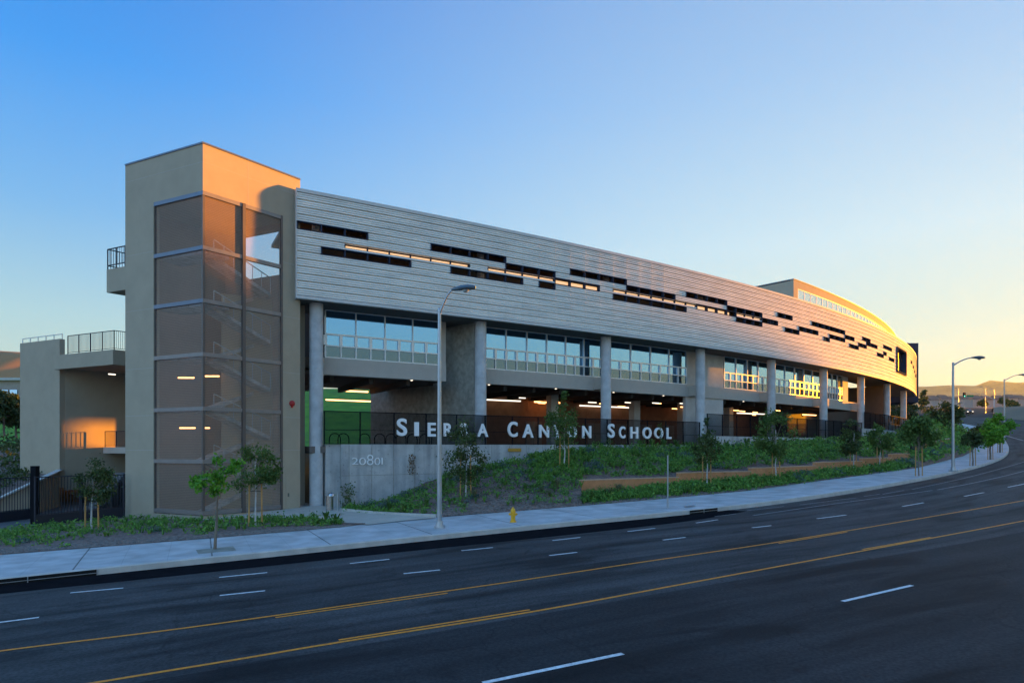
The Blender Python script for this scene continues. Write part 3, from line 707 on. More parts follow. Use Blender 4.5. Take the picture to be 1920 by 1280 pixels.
def railing(name, pts, z0, z1, parent, m, sp=.13, post=1.2, th=.05):
    mb = MB()
    for a, b in zip(pts, pts[1:]):
        L = (b-a).length
        mb.bar(up(a, z1), up(b, z1), th); mb.bar(up(a, z0+.12), up(b, z0+.12), th*.7)
        n = max(1, int(L/post))
        for k in range(n+1): p = a.lerp(b, k/n); mb.bar(up(p, z0), up(p, z1), th)
        n = int(L/sp) if sp else 0
        for k in range(1, n): p = a.lerp(b, k/n); mb.bar(up(p, z0+.12), up(p, z1), .018)
    return mb.build(name, m, parent)
railing('terrace_railing', [FA-NL*.15-NR*.15+DR*5, FA-NL*.15-NR*.15, FA-NL*.15+DL*5.7], 7.17, 8.6, annex, M['navy'], sp=.14)
mb = MB()
a = AE-NL*.2; b = AW-NL*.2
mb.bar(up(a, 8.95), up(b, 8.95), .06)
for k in range(6): q = a.lerp(b, k/5); mb.bar(up(q, 8.55), up(q, 8.95), .05)
mb.build('top_rail', M['galv'], annex)
# plaza behind the tower
mb = MB(); mb.prism([(-33.6,52.6),(-26,49.2),(-19.5,48.2),(-12,47),(-4,60),(-1,76),(-33,76)], -.5, 0.0); plz = mb.build('plaza', M['path'], kind='structure')
rl = empty('plaza_railing', (-32, 52, 0), 'dark picket railing along the raised plaza edge in the passage', 'railing')
railing('pickets', [Vector((-33.5,52.7,0)), Vector((-26,49.4,0))], 0.0, 1.3, rl, M['navy'], sp=.13)
# sloping stair wall with pale coping, steps behind the gate
wl = empty('stair_wall', AW+Vector((0,0,-2)), 'low tan wall with a sloping pale coping below the left wing', 'wall')
a = AW+NR*.0; b = at(62, 905, 44.5); mb = MB()
nn = Vector((b.y-a.y, -(b.x-a.x), 0)).normalized()
p0, p1 = up(a, 0), up(b, 0)
def slopewall(mb, a, b, z0, za, zb, th):
    n = Vector((b.y-a.y, -(b.x-a.x), 0)).normalized()*th
    mb.hexa([up(a, z0), up(b, z0), up(b+n, z0), up(a+n, z0), up(a, za), up(b, zb), up(b+n, zb), up(a+n, zb)])
slopewall(mb, a, b, -4.8, at(112,882,50.5).z, b.z, .3); c = at(-60, 962, 41.5); slopewall(mb, b, c, -4.8, b.z, c.z, .3); mb.build('wall_body', M['stucco'], wl)
mb = MB()
for (q, r, zq, zr_) in ((a, b, at(112,882,50.5).z, b.z), (b, c, b.z, c.z)): mb.bar(up(q, zq+.04), up(r, zr_+.04), .4, .1)
mb.build('coping', M['pier'], wl)
st = empty('entry_stair', at(205, 968, 44), 'pale concrete steps rising behind the picket gate', 'stair')
mb = MB()
a = at(176, 968, 43.2); b = at(236, 968, 44.5); dx = (b-a); dx.z = 0; L = dx.length; dx.normalize(); nb = Vector((-dx.y, dx.x, 0))
for k in range(13):
    q = a+dx*(L*k/13); mb.box((q.x+dx.x*1.5+nb.x*1.2, q.y+dx.y*1.5+nb.y*1.2, -4.3+.09+.19*k-.6), (1.5, 1.2, .69), dx, nb)
mb.build('steps', M['sidewalk'], st)
# gates
def picket_gate(name, pa, pb, za, zb, top, label):
    g = empty(name, pa, label, 'gate', 'dark picket gates left of the tower')
    mb = MB(); mb.hexa([]) if False else None
    n = Vector((pb.y-pa.y, -(pb.x-pa.x), 0)).normalized()*.03
    mb.hexa([up(pa-n, za), up(pb-n, zb), up(pb+n, zb), up(pa+n, za), up(pa-n, za+.62), up(pb-n, zb+.62), up(pb+n, zb+.62), up(pa+n, za+.62)]); mb.build('kick_plate', M['navy'], g)
    mb = MB(); mb.bar(up(pa, top), up(pb, top), .06); mb.bar(up(pa, za+.66), up(pb, zb+.66), .05)
    for q, z in ((pa, za), (pb, zb)): mb.bar(up(q, z), up(q, top+.05), .09)
    mb.build('gate_frame', M['navy'], g)
    mb = MB(); k = int((pb-pa).length/.16)
    for i in range(1, k): q = pa.lerp(pb, i/k); mb.bar(up(q, za+(zb-za)*i/k+.6), up(q, top), .028)
    mb.build('pickets', M['navy'], g)
    mb = MB(); q = pa.lerp(pb, .03); mb.box((q.x, q.y, za+1.3), (.09,.06,.16)); mb.build('latch', M['black'], g)
ga, gb = onroad(66, 986, .2), onroad(150, 977, .2); gc = onroad(232, 969, .2)
picket_gate('picket_gate', ga, gb, ga.z, gb.z, -1.75, 'dark picket gate panel right of the tall black post')
picket_gate('picket_gate', gb+Vector((.1,0,0)), gc, gb.z, gc.z, -1.75, 'dark picket gate panel in front of the steps, against the tower')
gd, ge = onroad(-90, 990, .2), onroad(58, 972, .2)
picket_gate('picket_gate', gd, ge, gd.z, ge.z, -1.95, 'dark picket gate panel at the far left, beyond the driveway')
mb = MB(); q = ga+Vector((-.2,.25,0)); mb.box((q.x, q.y, -2.8), (.16,.16,1.7)); tag(mb.build('gate_post', M['black']), 'thick black gate post standing between the two picket gates', 'post')

# ------------------------------------------------------------------ main building
bld = empty('school_building', P3(20, 0, -.2), 'long curved school building wrapped in grey louvred metal above round concrete columns', 'building')
SE = 128.0; S0 = hit(557)
PW = 1.62; NP = int((SE-S0)/PW); PB = .5; Z0 = 10.25; NB = 14
HOLES = [(562,687,9),(605,767,6),(808,947,9),(947,1040,8),(843,977,6),(1038,1127,7),(1008,1038,6),(1065,1172,9),(1172,1263,8),(1145,1240,6),(1245,1282,6),(1278,1357,9),(1302,1373,7),(1370,1435,8),
         (1387,1422,6),(1433,1463,7),(1458,1488,9),(1472,1500,6),(1497,1533,7),(1520,1562,9),(1567,1580,9),(1540,1553,6),(1558,1588,7),(1585,1603,8),(1615,1632,9),(1593,1612,6),(1608,1625,7),(1628,1642,8),
         (1656,1672,9),(1647,1659,6),(1657,1663,7),(1665,1677,6)]
SLOTS = [(645,892),(913,1040),(1147,1300),(1373,1430)]
hole = set(); half = set(); runs = []; sruns = []
def pidx(x): return (hit(x)-S0)/PW
for x0, x1, b in HOLES:
    a = int(round(pidx(x0))); e = max(a+1, int(round(pidx(x1)))); runs.append((a, e, b))
    for i in range(a, e): hole.add((i, b))
for x0, x1 in SLOTS:
    a = int(round(pidx(x0))); e = int(round(pidx(x1))); sruns.append((a, e))
    for i in range(a, e):
        if (i, 7) not in hole: half.add((i, 7))
runs += [(int((111-S0)/PW)+k*2, int((111-S0)/PW)+k*2+1, 9-k) for k in range(4)]
for a, e, b in runs[-4:]: hole.add((a, b))
BOXW = (hit(1681), hit(1698))
def prof(zb, z1):
    pts = [(.17, zb), (.17, zb+.05), (0.0, zb+.055)]; n = max(1, int(round((z1-zb-.055)/.148))); h = (z1-zb-.055)/n; z = zb+.055
    for k in range(n):
        pts += [(.062, z+h*.80), (.0 if k < n-1 else .17, z+h)]; z += h
    pts_ = []
    for o, z in pts: pts_.append((o, z))
    return pts_
mb = MB()
for b in range(NB):
    for i in range(NP):
        s0, s1 = S0+i*PW, S0+(i+1)*PW
        if (i, b) in hole: continue
        if BOXW[0]-.3 < (s0+s1)/2 < BOXW[1]+.3 and 4 <= b <= 10: continue
        zb = Z0+b*PB; z1 = zb+PB
        if (i, b) in half: z1 = zb+.2
        pr = prof(zb, z1)
        if (i, b) in half: pr = pr+[(.13, zb+.45), (0, zb+.46), (.13, zb+PB)]
        n = len(mb.v); jit = 0.
        for s in (s0, (s0+s1)/2, s1):
            for o, z in pr: mb.v.append(tuple(P3(s, o+jit, z)))
        k = len(pr)
        for q in range(2):
            for j in range(k-1):
                if (i, b) in half and pr[j][1] < zb+.3 and pr[j+1][1] > zb+.4: continue
                a = n+q*k+j; mb.f.append((a, a+k, a+k+1, a+1))
for i in range(0, 22):
    for b in range(NB):
        if (i, b) in hole or (i-1, b) in hole or (i, b) in half or (i-1, b) in half: continue
        s = S0+i*PW; mb.box(P3(s, .004, Z0+b*PB+PB/2), (.010, .010, PB/2-.05), tang(s), nout(s))
mb.build('louvre_screen', M['louver'], bld)
mb = MB(); cbox(mb, S0, SE, -.02, .35, Z0+NB*PB+.002, TOPZ, PW/2); mb.build('top_trim', M['trim'], bld)
mb = MB(); cbox(mb, S0, SE, -.02, .30, BOTZ, Z0-.002, PW/2); mb.build('bottom_trim', M['trim'], bld)
mb = MB(); slabp = P3(S0, 0, 0)
cbox(mb, S0-.06, S0-.002, -.02, .9, BOTZ, TOPZ); mb.build('end_trim', M['trim'], bld)
for a, e, b in runs:            # dark fins and sills framing each opening
    mb = MB(); zb = Z0+b*PB
    for i in range(a, e+1):
        s = S0+i*PW; p = P3(s, .14, zb+PB/2); mb.box(p, (.035, .17, PB/2), tang(s), nout(s))
    cbox(mb, S0+a*PW, S0+e*PW, .0, .3, zb-.015, zb+.02, PW); cbox(mb, S0+a*PW, S0+e*PW, .0, .3, zb+PB-.02, zb+PB+.015, PW)
    mb.build('opening_frame', M['frame_dark'], bld)
for a, e in sruns:              # glowing strip in place of sunlight caught behind the half-height slots
    mb = MB(); cbox(mb, S0+a*PW+.1, S0+e*PW-.1, .22, .30, Z0+7*PB+.27, Z0+7*PB+.38, PW); mb.build('sun_glow_strip', M['strip'], bld)
for a, e in sruns:
    mb = MB()
    for i in range(a, e+1): p = P3(S0+i*PW, .1, Z0+7*PB+.325); mb.box(p, (.03, .1, .12), tang(S0+i*PW), nout(S0+i*PW))
    mb.build('opening_frame', M['frame_dark'], bld)
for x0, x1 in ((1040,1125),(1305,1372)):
    mb = MB(); cbox(mb, hit(x0), hit(x1), .32, .36, Z0+7*PB+.14, Z0+7*PB+.40, PW); mb.build('sun_glow_strip', M['strip'], bld)  # glow added as the sunlit look of the open cells
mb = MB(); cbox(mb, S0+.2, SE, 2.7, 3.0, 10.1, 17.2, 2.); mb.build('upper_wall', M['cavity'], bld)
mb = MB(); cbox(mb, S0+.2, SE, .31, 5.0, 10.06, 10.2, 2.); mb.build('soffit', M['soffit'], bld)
mb = MB(); cbox(mb, 99.6, 100.0, 1.9, 7.9, 0, 10.05, 1.); mb.build('cross_wall', M['soffit'], bld)
mb = MB(); cbox(mb, 70, 99.5, 7.4, 7.8, 0, 10.05, 2.); mb.build('arcade_wall', M['soffit'], bld)
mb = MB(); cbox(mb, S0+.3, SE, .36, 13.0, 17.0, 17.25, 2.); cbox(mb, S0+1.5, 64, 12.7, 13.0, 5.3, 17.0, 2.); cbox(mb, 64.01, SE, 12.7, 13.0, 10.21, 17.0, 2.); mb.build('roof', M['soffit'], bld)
# box window near the far end
mb = MB(); s0, s1 = BOXW; z0, z1 = 11.9, 15.9
for (a, b, c, d) in ((s0, s1, z0, z0+.25), (s0, s1, z1-.25, z1), (s0, s0+.35, z0+.251, z1-.251), (s1-.35, s1, z0+.251, z1-.251)): cbox(mb, a, b, -.18, .8, c, d, 2.)
bw = mb.build('box_window', M['frame_dark'], bld)
mb = MB(); cbox(mb, s0+.36, s1-.36, .6, .65, z0+.26, z1-.26, 2.); mb.build('pane', M['navy'], bw)
# columns
COLX = [593, 901, 1136, 1313, 1446, 1544, 1614, 1663, 1694, 1711]
COLS = []
for k, x in enumerate(COLX):
    s = hit(x, 1.3); COLS.append(s); p = P3(s, 1.3, 0)
    zb = -4.6 if k == 0 else (-1.2 if k < 7 else .5)
    mb = MB(); mb.lathe((p.x, p.y, 0), [(.475, zb), (.475, 5.45), (.452, 5.46), (.452, 5.50), (.475, 5.51), (.475, 6.70), (.452, 6.71), (.452, 6.75), (.475, 6.76), (.475, 10.06)], 28)
    mb.build('column', M['column'], bld, smooth=True)
    mb = MB(); mb.lathe((p.x, p.y, 0), [(.30, 10.2), (.30, 17.0)], 16); mb.build('upper_column', M['column'], bld, smooth=True)
# second floor: windows, spandrel, piers
ZS, ZA, ZB, ZC = 6.52, 7.40, 8.22, 10.06
BAYS = [(610,823,4),(908,1127,6),(1143,1287,4),(1357,1440,4),(1452,1538,5),(1550,1579,3)]
WO = 2.8
for bi, (x0, x1, n) in enumerate(BAYS):
    s0, s1 = hit(x0, WO), hit(x1, WO); mb = MB()
    for z, h in ((ZS, .10), (ZA, .09), (ZB, .12), (ZC-.06, .06)): cbox(mb, s0, s1, WO-.07, WO+.07, z, z+h, 2.)
    for k in range(n+1):
        s = s0+(s1-s0)*k/n; p = P3(s, WO-.01, 0); mb.box((p.x, p.y, (ZB+ZC)/2), (.035, .075, (ZC-ZB)/2-.07), tang(s), nout(s))
    for k in range(2*n+1):
        s = s0+(s1-s0)*k/(2*n); p = P3(s, WO-.012, 0); mb.box((p.x, p.y, (ZS+ZA)/2+.05), (.04, .075, (ZA-ZS)/2-.05), tang(s), nout(s))
        mb.box((p.x, p.y, (ZA+ZB)/2+.045), (.11, .085, (ZB-ZA)/2-.047), tang(s), nout(s))
    fr = mb.build('window', M['win_frame'], bld)
    for rows_, gm_ in ((((ZA+.02, ZB+.02), (ZB+.02, ZC)), 'glass'), (((ZS+.08, ZA+.02),), 'glass_low')):
        mb = MB(); cut = steps(s0, s1, (s1-s0)/(2*n))
        for a, b in zip(cut, cut[1:]):
            for (za, zb_) in rows_:
                o = WO+.02; j = RND.uniform(-.0025, .0025); j2 = RND.uniform(-.002, .002)
                mb.quad(P3(a, o+j, za), P3(b, o-j, za), P3(b, o-j+j2, zb_), P3(a, o+j+j2, zb_))
        mb.build('pane', M[gm_], fr)
sa, sb_, sc, sdd, se = hit(605, 2.6), hit(836, 2.6), hit(902, 2.6), hit(1580, 2.6), hit(1612, 2.6)
mb = MB(); cbox(mb, sa, sb_, 2.55, 3.2, 5.28, ZS-.002, 2.); mb.build('spandrel_beam', M['spandrel'], bld)
mb = MB(); cbox(mb, sc, se, 2.55, 3.2, 5.28, ZS-.002, 2.); mb.build('spandrel_beam', M['spandrel'], bld)
for s in COLS[2:7]:
    mb = MB(); cbox(mb, s-.38, s+.38, 1.5, 2.548, 5.33, 6.35, 1.); mb.build('beam_stub', M['spandrel'], bld)
for x0, x1 in ((1288,1356),(1580,1590)):
    mb = MB(); cbox(mb, hit(x0, 2.7), hit(x1, 2.7), 2.7, 3.1, ZS, 10.058, 2.); mb.build('pier', M['pier'], bld)
mb = MB(); cbox(mb, hit(1286, 2.7), hit(1356, 2.7), 2.7, 3.1, 0, 5.278, 2.); mb.build('pier', M['pier'], bld)
mb = MB(); cbox(mb, hit(826, 2.7), hit(836, 2.7), 2.7, 3.1, ZS, 10.058, 2.); mb.build('jamb', M['spandrel'], bld)
p = P3(COLS[1]-.45, 1.5, 0); q = at(695, 800, 61.5); q.z = 0; d = (q-p).normalized(); n = Vector((-d.y, d.x, 0))
mb = MB(); slab(mb, p, q, -n if n.y > 0 else n, .45, -.2, 10.05); mb.build('shear_wall', M['shear'], bld)
mb = MB(); cbox(mb, S0-4.5, S0+.95, 2.2, 2.54, -4.6, 10.3, 2.); mb.build('end_wall', M['stucco'], bld)
# garage level
GS1 = hit(1600, 3)
mb = MB(); cbox(mb, S0+1.0, GS1, .86, 16, -.4, .06, 2.); mb.build('garage_floor', M['garage_floor'], bld)
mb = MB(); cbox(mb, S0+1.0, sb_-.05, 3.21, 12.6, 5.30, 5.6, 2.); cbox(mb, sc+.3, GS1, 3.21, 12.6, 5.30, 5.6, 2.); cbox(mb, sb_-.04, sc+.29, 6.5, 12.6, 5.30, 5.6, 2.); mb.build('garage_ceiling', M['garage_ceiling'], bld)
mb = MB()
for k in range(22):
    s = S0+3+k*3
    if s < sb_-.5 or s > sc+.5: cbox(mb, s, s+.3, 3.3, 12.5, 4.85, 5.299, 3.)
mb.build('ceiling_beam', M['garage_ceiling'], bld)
mb = MB(); cbox(mb, 17, GS1+2, 12.2, 12.6, 0, 5.3, 2.); mb.build('garage_wall', M['brown_wall'], bld)
for k in range(8):
    s = 27+k*4.4
    mb = MB(); cbox(mb, s, s+2.1, 12.1, 12.2, .1, 2.7, 3.); d_ = mb.build('garage_door', M['stucco_dark'], bld)
    mb = MB(); cbox(mb, s+.98, s+1.02, 12.08, 12.1, .1, 2.7, 1.); cbox(mb, s+1.1, s+1.16, 12.06, 12.1, 1.0, 1.35, 1.); mb.build('handle', M['steel'], d_)
for s, o in ((27, 7.5), (38.5, 7.5), (46, 7.), (56, 7.5)):
    p = P3(s, o, 0); mb = MB(); mb.box((p.x, p.y, 2.65), (.45, .4, 2.6), tang(s), nout(s)); mb.build('inner_column', M['pier'], bld)
# upper storey set back on the roof
PO = 3.3; ps0, ps1 = hit(1488, PO), 126.
mb = MB(); cbox(mb, ps0, ps1, PO, PO+.4, 20.35, 21.35, 2.); cbox(mb, ps0, ps0+1.2, PO, PO+.4, 17.2, 20.349, 2.)
cbox(mb, ps0, ps1, PO+.401, PO+9.5, 17.2, 21.25, 2.); up_ = mb.build('upper_storey', M['stucco'], bld)
mb = MB(); cbox(mb, ps0-.04, ps1, PO-.06, PO+9.6, 21.351, 21.45, 2.); mb.build('roof_cap', M['cap'], up_)
mb = MB(); ss = steps(ps0+1.25, ps1-1, 1.9)
for a, b in zip(ss, ss[1:]): mb.quad(P3(a, PO+.07, 17.3), P3(b, PO+.07, 17.3), P3(b, PO+.07, 20.34), P3(a, PO+.07, 20.34))
wn = mb.build('window_band', M['glass_pent'], bld)
mb = MB()
for s in ss: p = P3(s, PO+.04, 18.8); mb.box(p, (.022, .03, 1.5), tang(s), nout(s))
cbox(mb, ss[0], ss[-1], PO+.01, PO+.069, 20.25, 20.345, 2.); mb.build('frame', M['win_frame'], wn)
mb = MB(); a = at(1688, 650, 128); b = at(1722, 643, 128); mb.hexa([up(a, 9), up(b, 9), up(b+Vector((4,9,0)), 9), up(a+Vector((0,9,0)), 9), up(a, 20.8), up(b, 20.8), up(b+Vector((4,9,0)), 20.8), up(a+Vector((0,9,0)), 20.8)]); mb.build('end_block', M['frame_dark'], bld)
mb = MB(); p = at(1105, 457, 60); mb.box((p.x, p.y, 17.6), (1.2, 1.2, .5)); mb.build('roof_vent', M['cap'], bld)

# ------------------------------------------------------------------ low concrete wall, number, plate
wall = empty('retaining_wall', P3(hit(700, .5), .5, -4), 'board-marked concrete wall below the sign fence, carrying the street number', 'wall')
w0 = hit(640, .55); w1 = hit(1318, .55)
mb = MB(); cbox(mb, w0, w1, .55, .85, -5.0, .2, 1.5); cbox(mb, hit(606, 1.6), w0+.3, .851, 1.9, -5.0, .2, 1.5); mb.build('wall_body', M['concrete'], wall)
mb = MB()
k = 0; s = w0+.55
while s < w1: p = P3(s, .546, 0); mb.box((p.x, p.y, -2.4), (.016, .008, 2.58), tang(s), nout(s)); s += 1.65
cbox(mb, w0, w1, .542, .552, -2.03, -2.0, 2.); mb.build('joint', M['shear'], wall)
wall2 = empty('terrace_wall', P3(hit(1450, .5), .5, 0), 'pale low concrete wall under the middle fence, above the terraced bed', 'wall')
mb = MB(); cbox(mb, w1+.003, hit(1617, .55), .55, .85, -2, 1.15, 1.5); mb.build('wall_body', M['concrete'], wall2)
mb = MB(); s = w1+1
while s < hit(1617, .55): p = P3(s, .546, 0); mb.box((p.x, p.y, .1), (.02, .008, 1.0), tang(s), nout(s)); s += 2.05
mb.build('joint', M['shear'], wall2)
wall3 = empty('terrace_wall', P3(hit(1660, .5), .5, 1), 'tall pale concrete wall under the fence at the far end of the building', 'wall')
mb = MB(); cbox(mb, hit(1617, .55)+.003, hit(1716, .55), .55, .85, -1, 2.65, 1.5); mb.build('wall_body', M['concrete'], wall3)
mb = MB(); s = hit(1617, .55)+1
while s < hit(1716, .55)-.5: p = P3(s, .546, 0); mb.box((p.x, p.y, 1.2), (.03, .008, 1.42), tang(s), nout(s)); s += 2.4
mb.build('joint', M['shear'], wall3)

def text_mesh(ch, bold=0., ext=.06):
    cu = bpy.data.curves.new('glyph', 'FONT'); cu.body = ch; cu.extrude = ext; cu.offset = bold; cu.size = 1.; cu.resolution_u = 6
    o = bpy.data.objects.new('glyph', cu); C.objects.link(o); dg = bpy.context.evaluated_depsgraph_get(); dg.update()
    me = bpy.data.meshes.new_from_object(o.evaluated_get(dg)); C.objects.unlink(o); bpy.data.objects.remove(o); bpy.data.curves.remove(cu); return me
def glyph(name, ch, s, off, wd, z0, z1, depth, m, parent, bold=.02):
    me = text_mesh(ch, bold); xs = [v.co.x for v in me.vertices]; ys = [v.co.y for v in me.vertices]; zs = [v.co.z for v in me.vertices]
    x0, x1, y0, y1 = min(xs), max(xs), min(ys), max(ys); T = tang(s); N = nout(s); O = P3(s, off, 0); zz = max(abs(min(zs)), abs(max(zs))) or 1
    out = MB(); out.v = []; 
    for v in me.vertices:
        q = O+T*((v.co.x-(x0+x1)/2)/(x1-x0)*wd)+N*(v.co.z/zz*depth/2); q.z = z0+(v.co.y-y0)/(y1-y0)*(z1-z0); out.v.append(tuple(q))
    out.f = [tuple(p.vertices) for p in me.polygons]; bpy.data.meshes.remove(me)
    return out.build(name, m, parent)
sign = empty('letter_sign', P3(hit(1000, .5), .5, .7), 'large white metal letters spelling the school name along the black fence', 'sign')
LET = [('S',744,763,784,817),('I',777,785,791,817),('E',802,817,792,818),('R',832,849,793,817.5),('R',863,880,793,818),('A',895,915,794,818.5),
       ('C',952,970,790,819),('A',980,1000,795,820),('N',1011,1029,796,820),('Y',1037,1053,797,820.5),('O',1064,1081,797,821),('N',1092,1108,798,821),
       ('S',1140,1152,794,820.5),('C',1161,1172,799,821.5),('H',1182,1196,800,821.5),('O',1205,1221,800.5,822),('O',1227,1243,801,822),('L',1250,1258.5,801.5,822.5)]
FO = .66
for ch, x0, x1, y0, y1 in LET:
    s0, s1 = hit(x0, FO-.14), hit(x1, FO-.14); s = (s0+s1)/2; Yc = P2(s, FO-.14)[1]
    glyph('letter', ch, s, FO-.14, s1-s0, (HY-y1)/F*Yc, (HY-y0)/F*Yc, .14, M['letter'], sign, .022)
num = empty('house_number', P3(hit(690, .5), .5, -1.4), 'thin white metal street number 20801 on the concrete wall', 'house number')
for ch, x0, x1, y0, y1 in (('2',660,671.5,858,870.5),('0',673.5,686,858,871),('8',688,700,852,871.5),('0',702,713,858,871),('1',715.2,717.6,857.8,870.5)):
    s0, s1 = hit(x0, .5), hit(x1, .5); s = (s0+s1)/2; Yc = P2(s, .5)[1]
    glyph('digit', ch, s, .5, s1-s0, (HY-y1)/F*Yc, (HY-y0)/F*Yc, .06, M['letter'], num, -.012)
s = hit(965, .5); p = P3(s, .5, (HY-843)/F*P2(s, .5)[1]); mb = MB(); mb.box(p, (.62, .03, .13), tang(s), nout(s))
for k in range(6): mb.box(p+tang(s)*(-.5+.2*k), (.07, .045, .1), tang(s), nout(s))
tag(mb.build('wall_plate', M['hazard']), 'small ridged amber plate fixed to the concrete wall below the letters', 'plate')

# ------------------------------------------------------------------ fences
def fence(sA, sB, off, z0, z1, label):
    f = empty('mesh_fence', P3((sA+sB)/2, off, z0), label, 'fence', 'black mesh fences under the building')
    mb = MB(); cbox(mb, sA, sB, off-.004, off+.004, z0+.06, z1-.03, 1.5)
    mb.f = mb.f[:]; mb.build('fence_mesh', M['fence_mesh'], f)
    mb = MB(); cbox(mb, sA, sB, off-.03, off+.03, z1-.06, z1, 1.5); cbox(mb, sA, sB, off-.025, off+.025, z0+.02, z0+.07, 1.5); cbox(mb, sA, sB, off-.02, off+.02, z0+1.0, z0+1.04, 1.5); mb.build('rail', M['black'], f)
    n = max(1, int(round((sB-sA)/2.5)))
    for k in range(n+1):
        s = sA+(sB-sA)*k/n; mb = MB(); mb.box(P3(s, off, (z0+z1)/2), (.04, .04, (z1-z0)/2), tang(s), nout(s)); mb.build('post', M['black'], f)
fence(hit(607, .8), hit(1312, FO), FO, .2, 2.55, 'long black mesh fence carrying the white letters')
fence(hit(1326, FO), hit(1616, FO), FO, 1.15, 3.45, 'black mesh fence on the pale wall right of the letters')
fence(hit(1621, FO), hit(1714, FO), FO, 2.65, 5.0, 'black mesh fence under the far end of the building')
# bike hoops behind the fence
def hoop_mesh():
    mb = MB(); pts = [(0,-.4,0)]+[(0,-.4,.55)]+[(0,-.4*cos(a), .55+.4*sin(a)) for a in [pi*k/8 for k in range(1, 8)]]+[(0,.4,.55),(0,.4,0)]
    mb.tube(pts, .035, 6); return mb
proto = None
for k, x in enumerate((628, 644, 684, 712, 733, 752, 773, 796, 818)):
    s = hit(x, 2.2); p = P3(s, 2.2, .06)
    if proto is None: proto = hoop_mesh().build('bike_hoop', M['black']); o = proto
    else: o = proto.copy(); C.objects.link(o)
    o.location = p; o.rotation_euler = (0, 0, TH(s)+pi/2)
    tag(o, 'black steel bike hoop on the terrace behind the fence, left of the first letters', 'bike rack', 'bike hoops behind the fence')

# ------------------------------------------------------------------ tube lights
def tube_light(c, d, L, m, label, group='tube lights under the building', r=.07):
    c = Vector(c); d = Vector(d).normalized(); t = empty('tube_light', c, label, 'light', group)
    mb = MB(); mb.bar(c-d*L/2+Vector((0,0,.09)), c+d*L/2+Vector((0,0,.09)), .22, .05); mb.build('housing', M['black'], t)
    mb = MB(); mb.tube([c-d*L/2, c+d*L/2], r, 8); mb.build('tube', m, t)
for x0, x1, y, z, m, lab in ((611,697,749,4.75,'tube','bright warm tube light over the opening to the lawn'),(640,690,732,5.0,'tube','dim warm tube light near the ceiling above the lawn opening'),
        (913,976,749,4.72,'tube_white','white tube light just right of the second column'),(1000,1050,764,4.3,'tube','bright orange tube light left of the third column, above the letters'),
        (1002,1050,753,4.7,'tube','upper orange tube light left of the third column'),(1087,1190,760,4.6,'tube_white','long white tube light passing behind the third column'),
        (1120,1164,771,4.2,'tube','orange tube light just behind the third column'),(1177,1204,771.5,4.3,'tube','short orange tube light right of the third column'),
        (1185,1215,778,4.1,'tube','lowest short orange tube light right of the third column'),(1382,1440,774,4.5,'tube_white','white tube light behind the fence left of the fifth column'),
        (905,940,763,4.3,'tube','small orange tube light behind the second column'),(1480,1530,776,4.7,'tube','orange tube light between the fifth and sixth columns'),(1274,1284,775,4.4,'tube','tiny orange tube light beside the pale pier')):
    Y = F*z/(HY-y); a, b = at(x0, y, Y), at(x1, y, Y); d = Vector((cos(.55), sin(.55), 0)); u0, u1 = (x0-CX)/F, (x1-CX)/F
    k = (u1*a.y-a.x)/(d.x-u1*d.y); tube_light(a+d*k/2, d, k, M[m], lab)
rr = random.Random(17)
for k in range(26):
    s_ = 24+k*1.75+rr.uniform(-.6,.6); o_ = rr.choice((4.5, 6.5, 8.5, 10.5)); p = P3(s_, o_, rr.uniform(4.45, 4.8)); tube_light(p, tang(s_), rr.uniform(.5, 1.3), M[rr.choice(('tube','tube','tube_white'))], 'short warm tube light deep under the dark garage ceiling', 'short tube lights deep under the building', .05)
for k in range(9):
    s_ = 3+k*7; p = P3(s_, 3.0, 5.275); mb = MB(); mb.lathe(p+Vector((0,0,-.05)), [(.09,0),(.09,.05)], 10); tag(mb.build('downlight', M['tube_white']), 'small round downlight in the underside of the tan spandrel beam', 'light', 'downlights under the spandrel')
for x0, x1, y, lab in ((335,366,579,'warm tube light in the tower, third mesh row, left panel'),(383,411,574,'warm tube light in the tower, third mesh row, corner panel'),(334,364,708,'warm tube light in the tower, fourth mesh row, left panel'),
        (383,411,705,'warm tube light in the tower, fourth mesh row, corner panel'),(337,366,802,'yellow tube light in the tower, fifth mesh row, left panel'),(384,393,802,'short yellow tube light in the tower, fifth mesh row, corner panel')):
    Y = 42.3; a, b = at(x0, y, Y), at(x1, y, Y); tube_light((a+b)/2, b-a, (b-a).length, M['tube'], lab, 'tube lights in the stair tower', .05)
a, b = at(204, 701, 50), at(216, 702, 51); tube_light((a+b)/2, b-a, (b-a).length, M['tube_white'], 'small pale tube light under the terrace left of the tower', 'tube lights left of the tower', .05)

# ------------------------------------------------------------------ terracotta garden wall
gw = empty('garden_wall', tbase(1090), 'low stepped terracotta garden wall in the planted slope', 'wall')
mb = MB(); mc = MB()
for a, b, ya, yb in TTOPS:
    z1 = at((a+b)/2, (ya+yb)/2, (interp(TY, a)+interp(TY, b))/2).z; xs = [a+(b-a)*k/4 for k in range(5)]
    for x, x2 in zip(xs, xs[1:]):
        p, q = tbase(x), tbase(x2); n = Vector((-(q.y-p.y), q.x-p.x, 0)).normalized()*.3; zb = min(p.z, q.z)-.5
        mb.hexa([up(p, zb), up(q, zb), up(q+n, zb), up(p+n, zb), up(p, z1), up(q, z1), up(q+n, z1), up(p+n, z1)])
        e = n*.1; mc.hexa([up(p-e, z1+.002), up(q-e, z1+.002), up(q+n+e, z1+.002), up(p+n+e, z1+.002), up(p-e, z1+.07), up(q-e, z1+.07), up(q+n+e, z1+.07), up(p+n+e, z1+.07)])
mb.build('wall_body', M['terra'], gw); mc.build('coping', M['terra_cap'], gw)
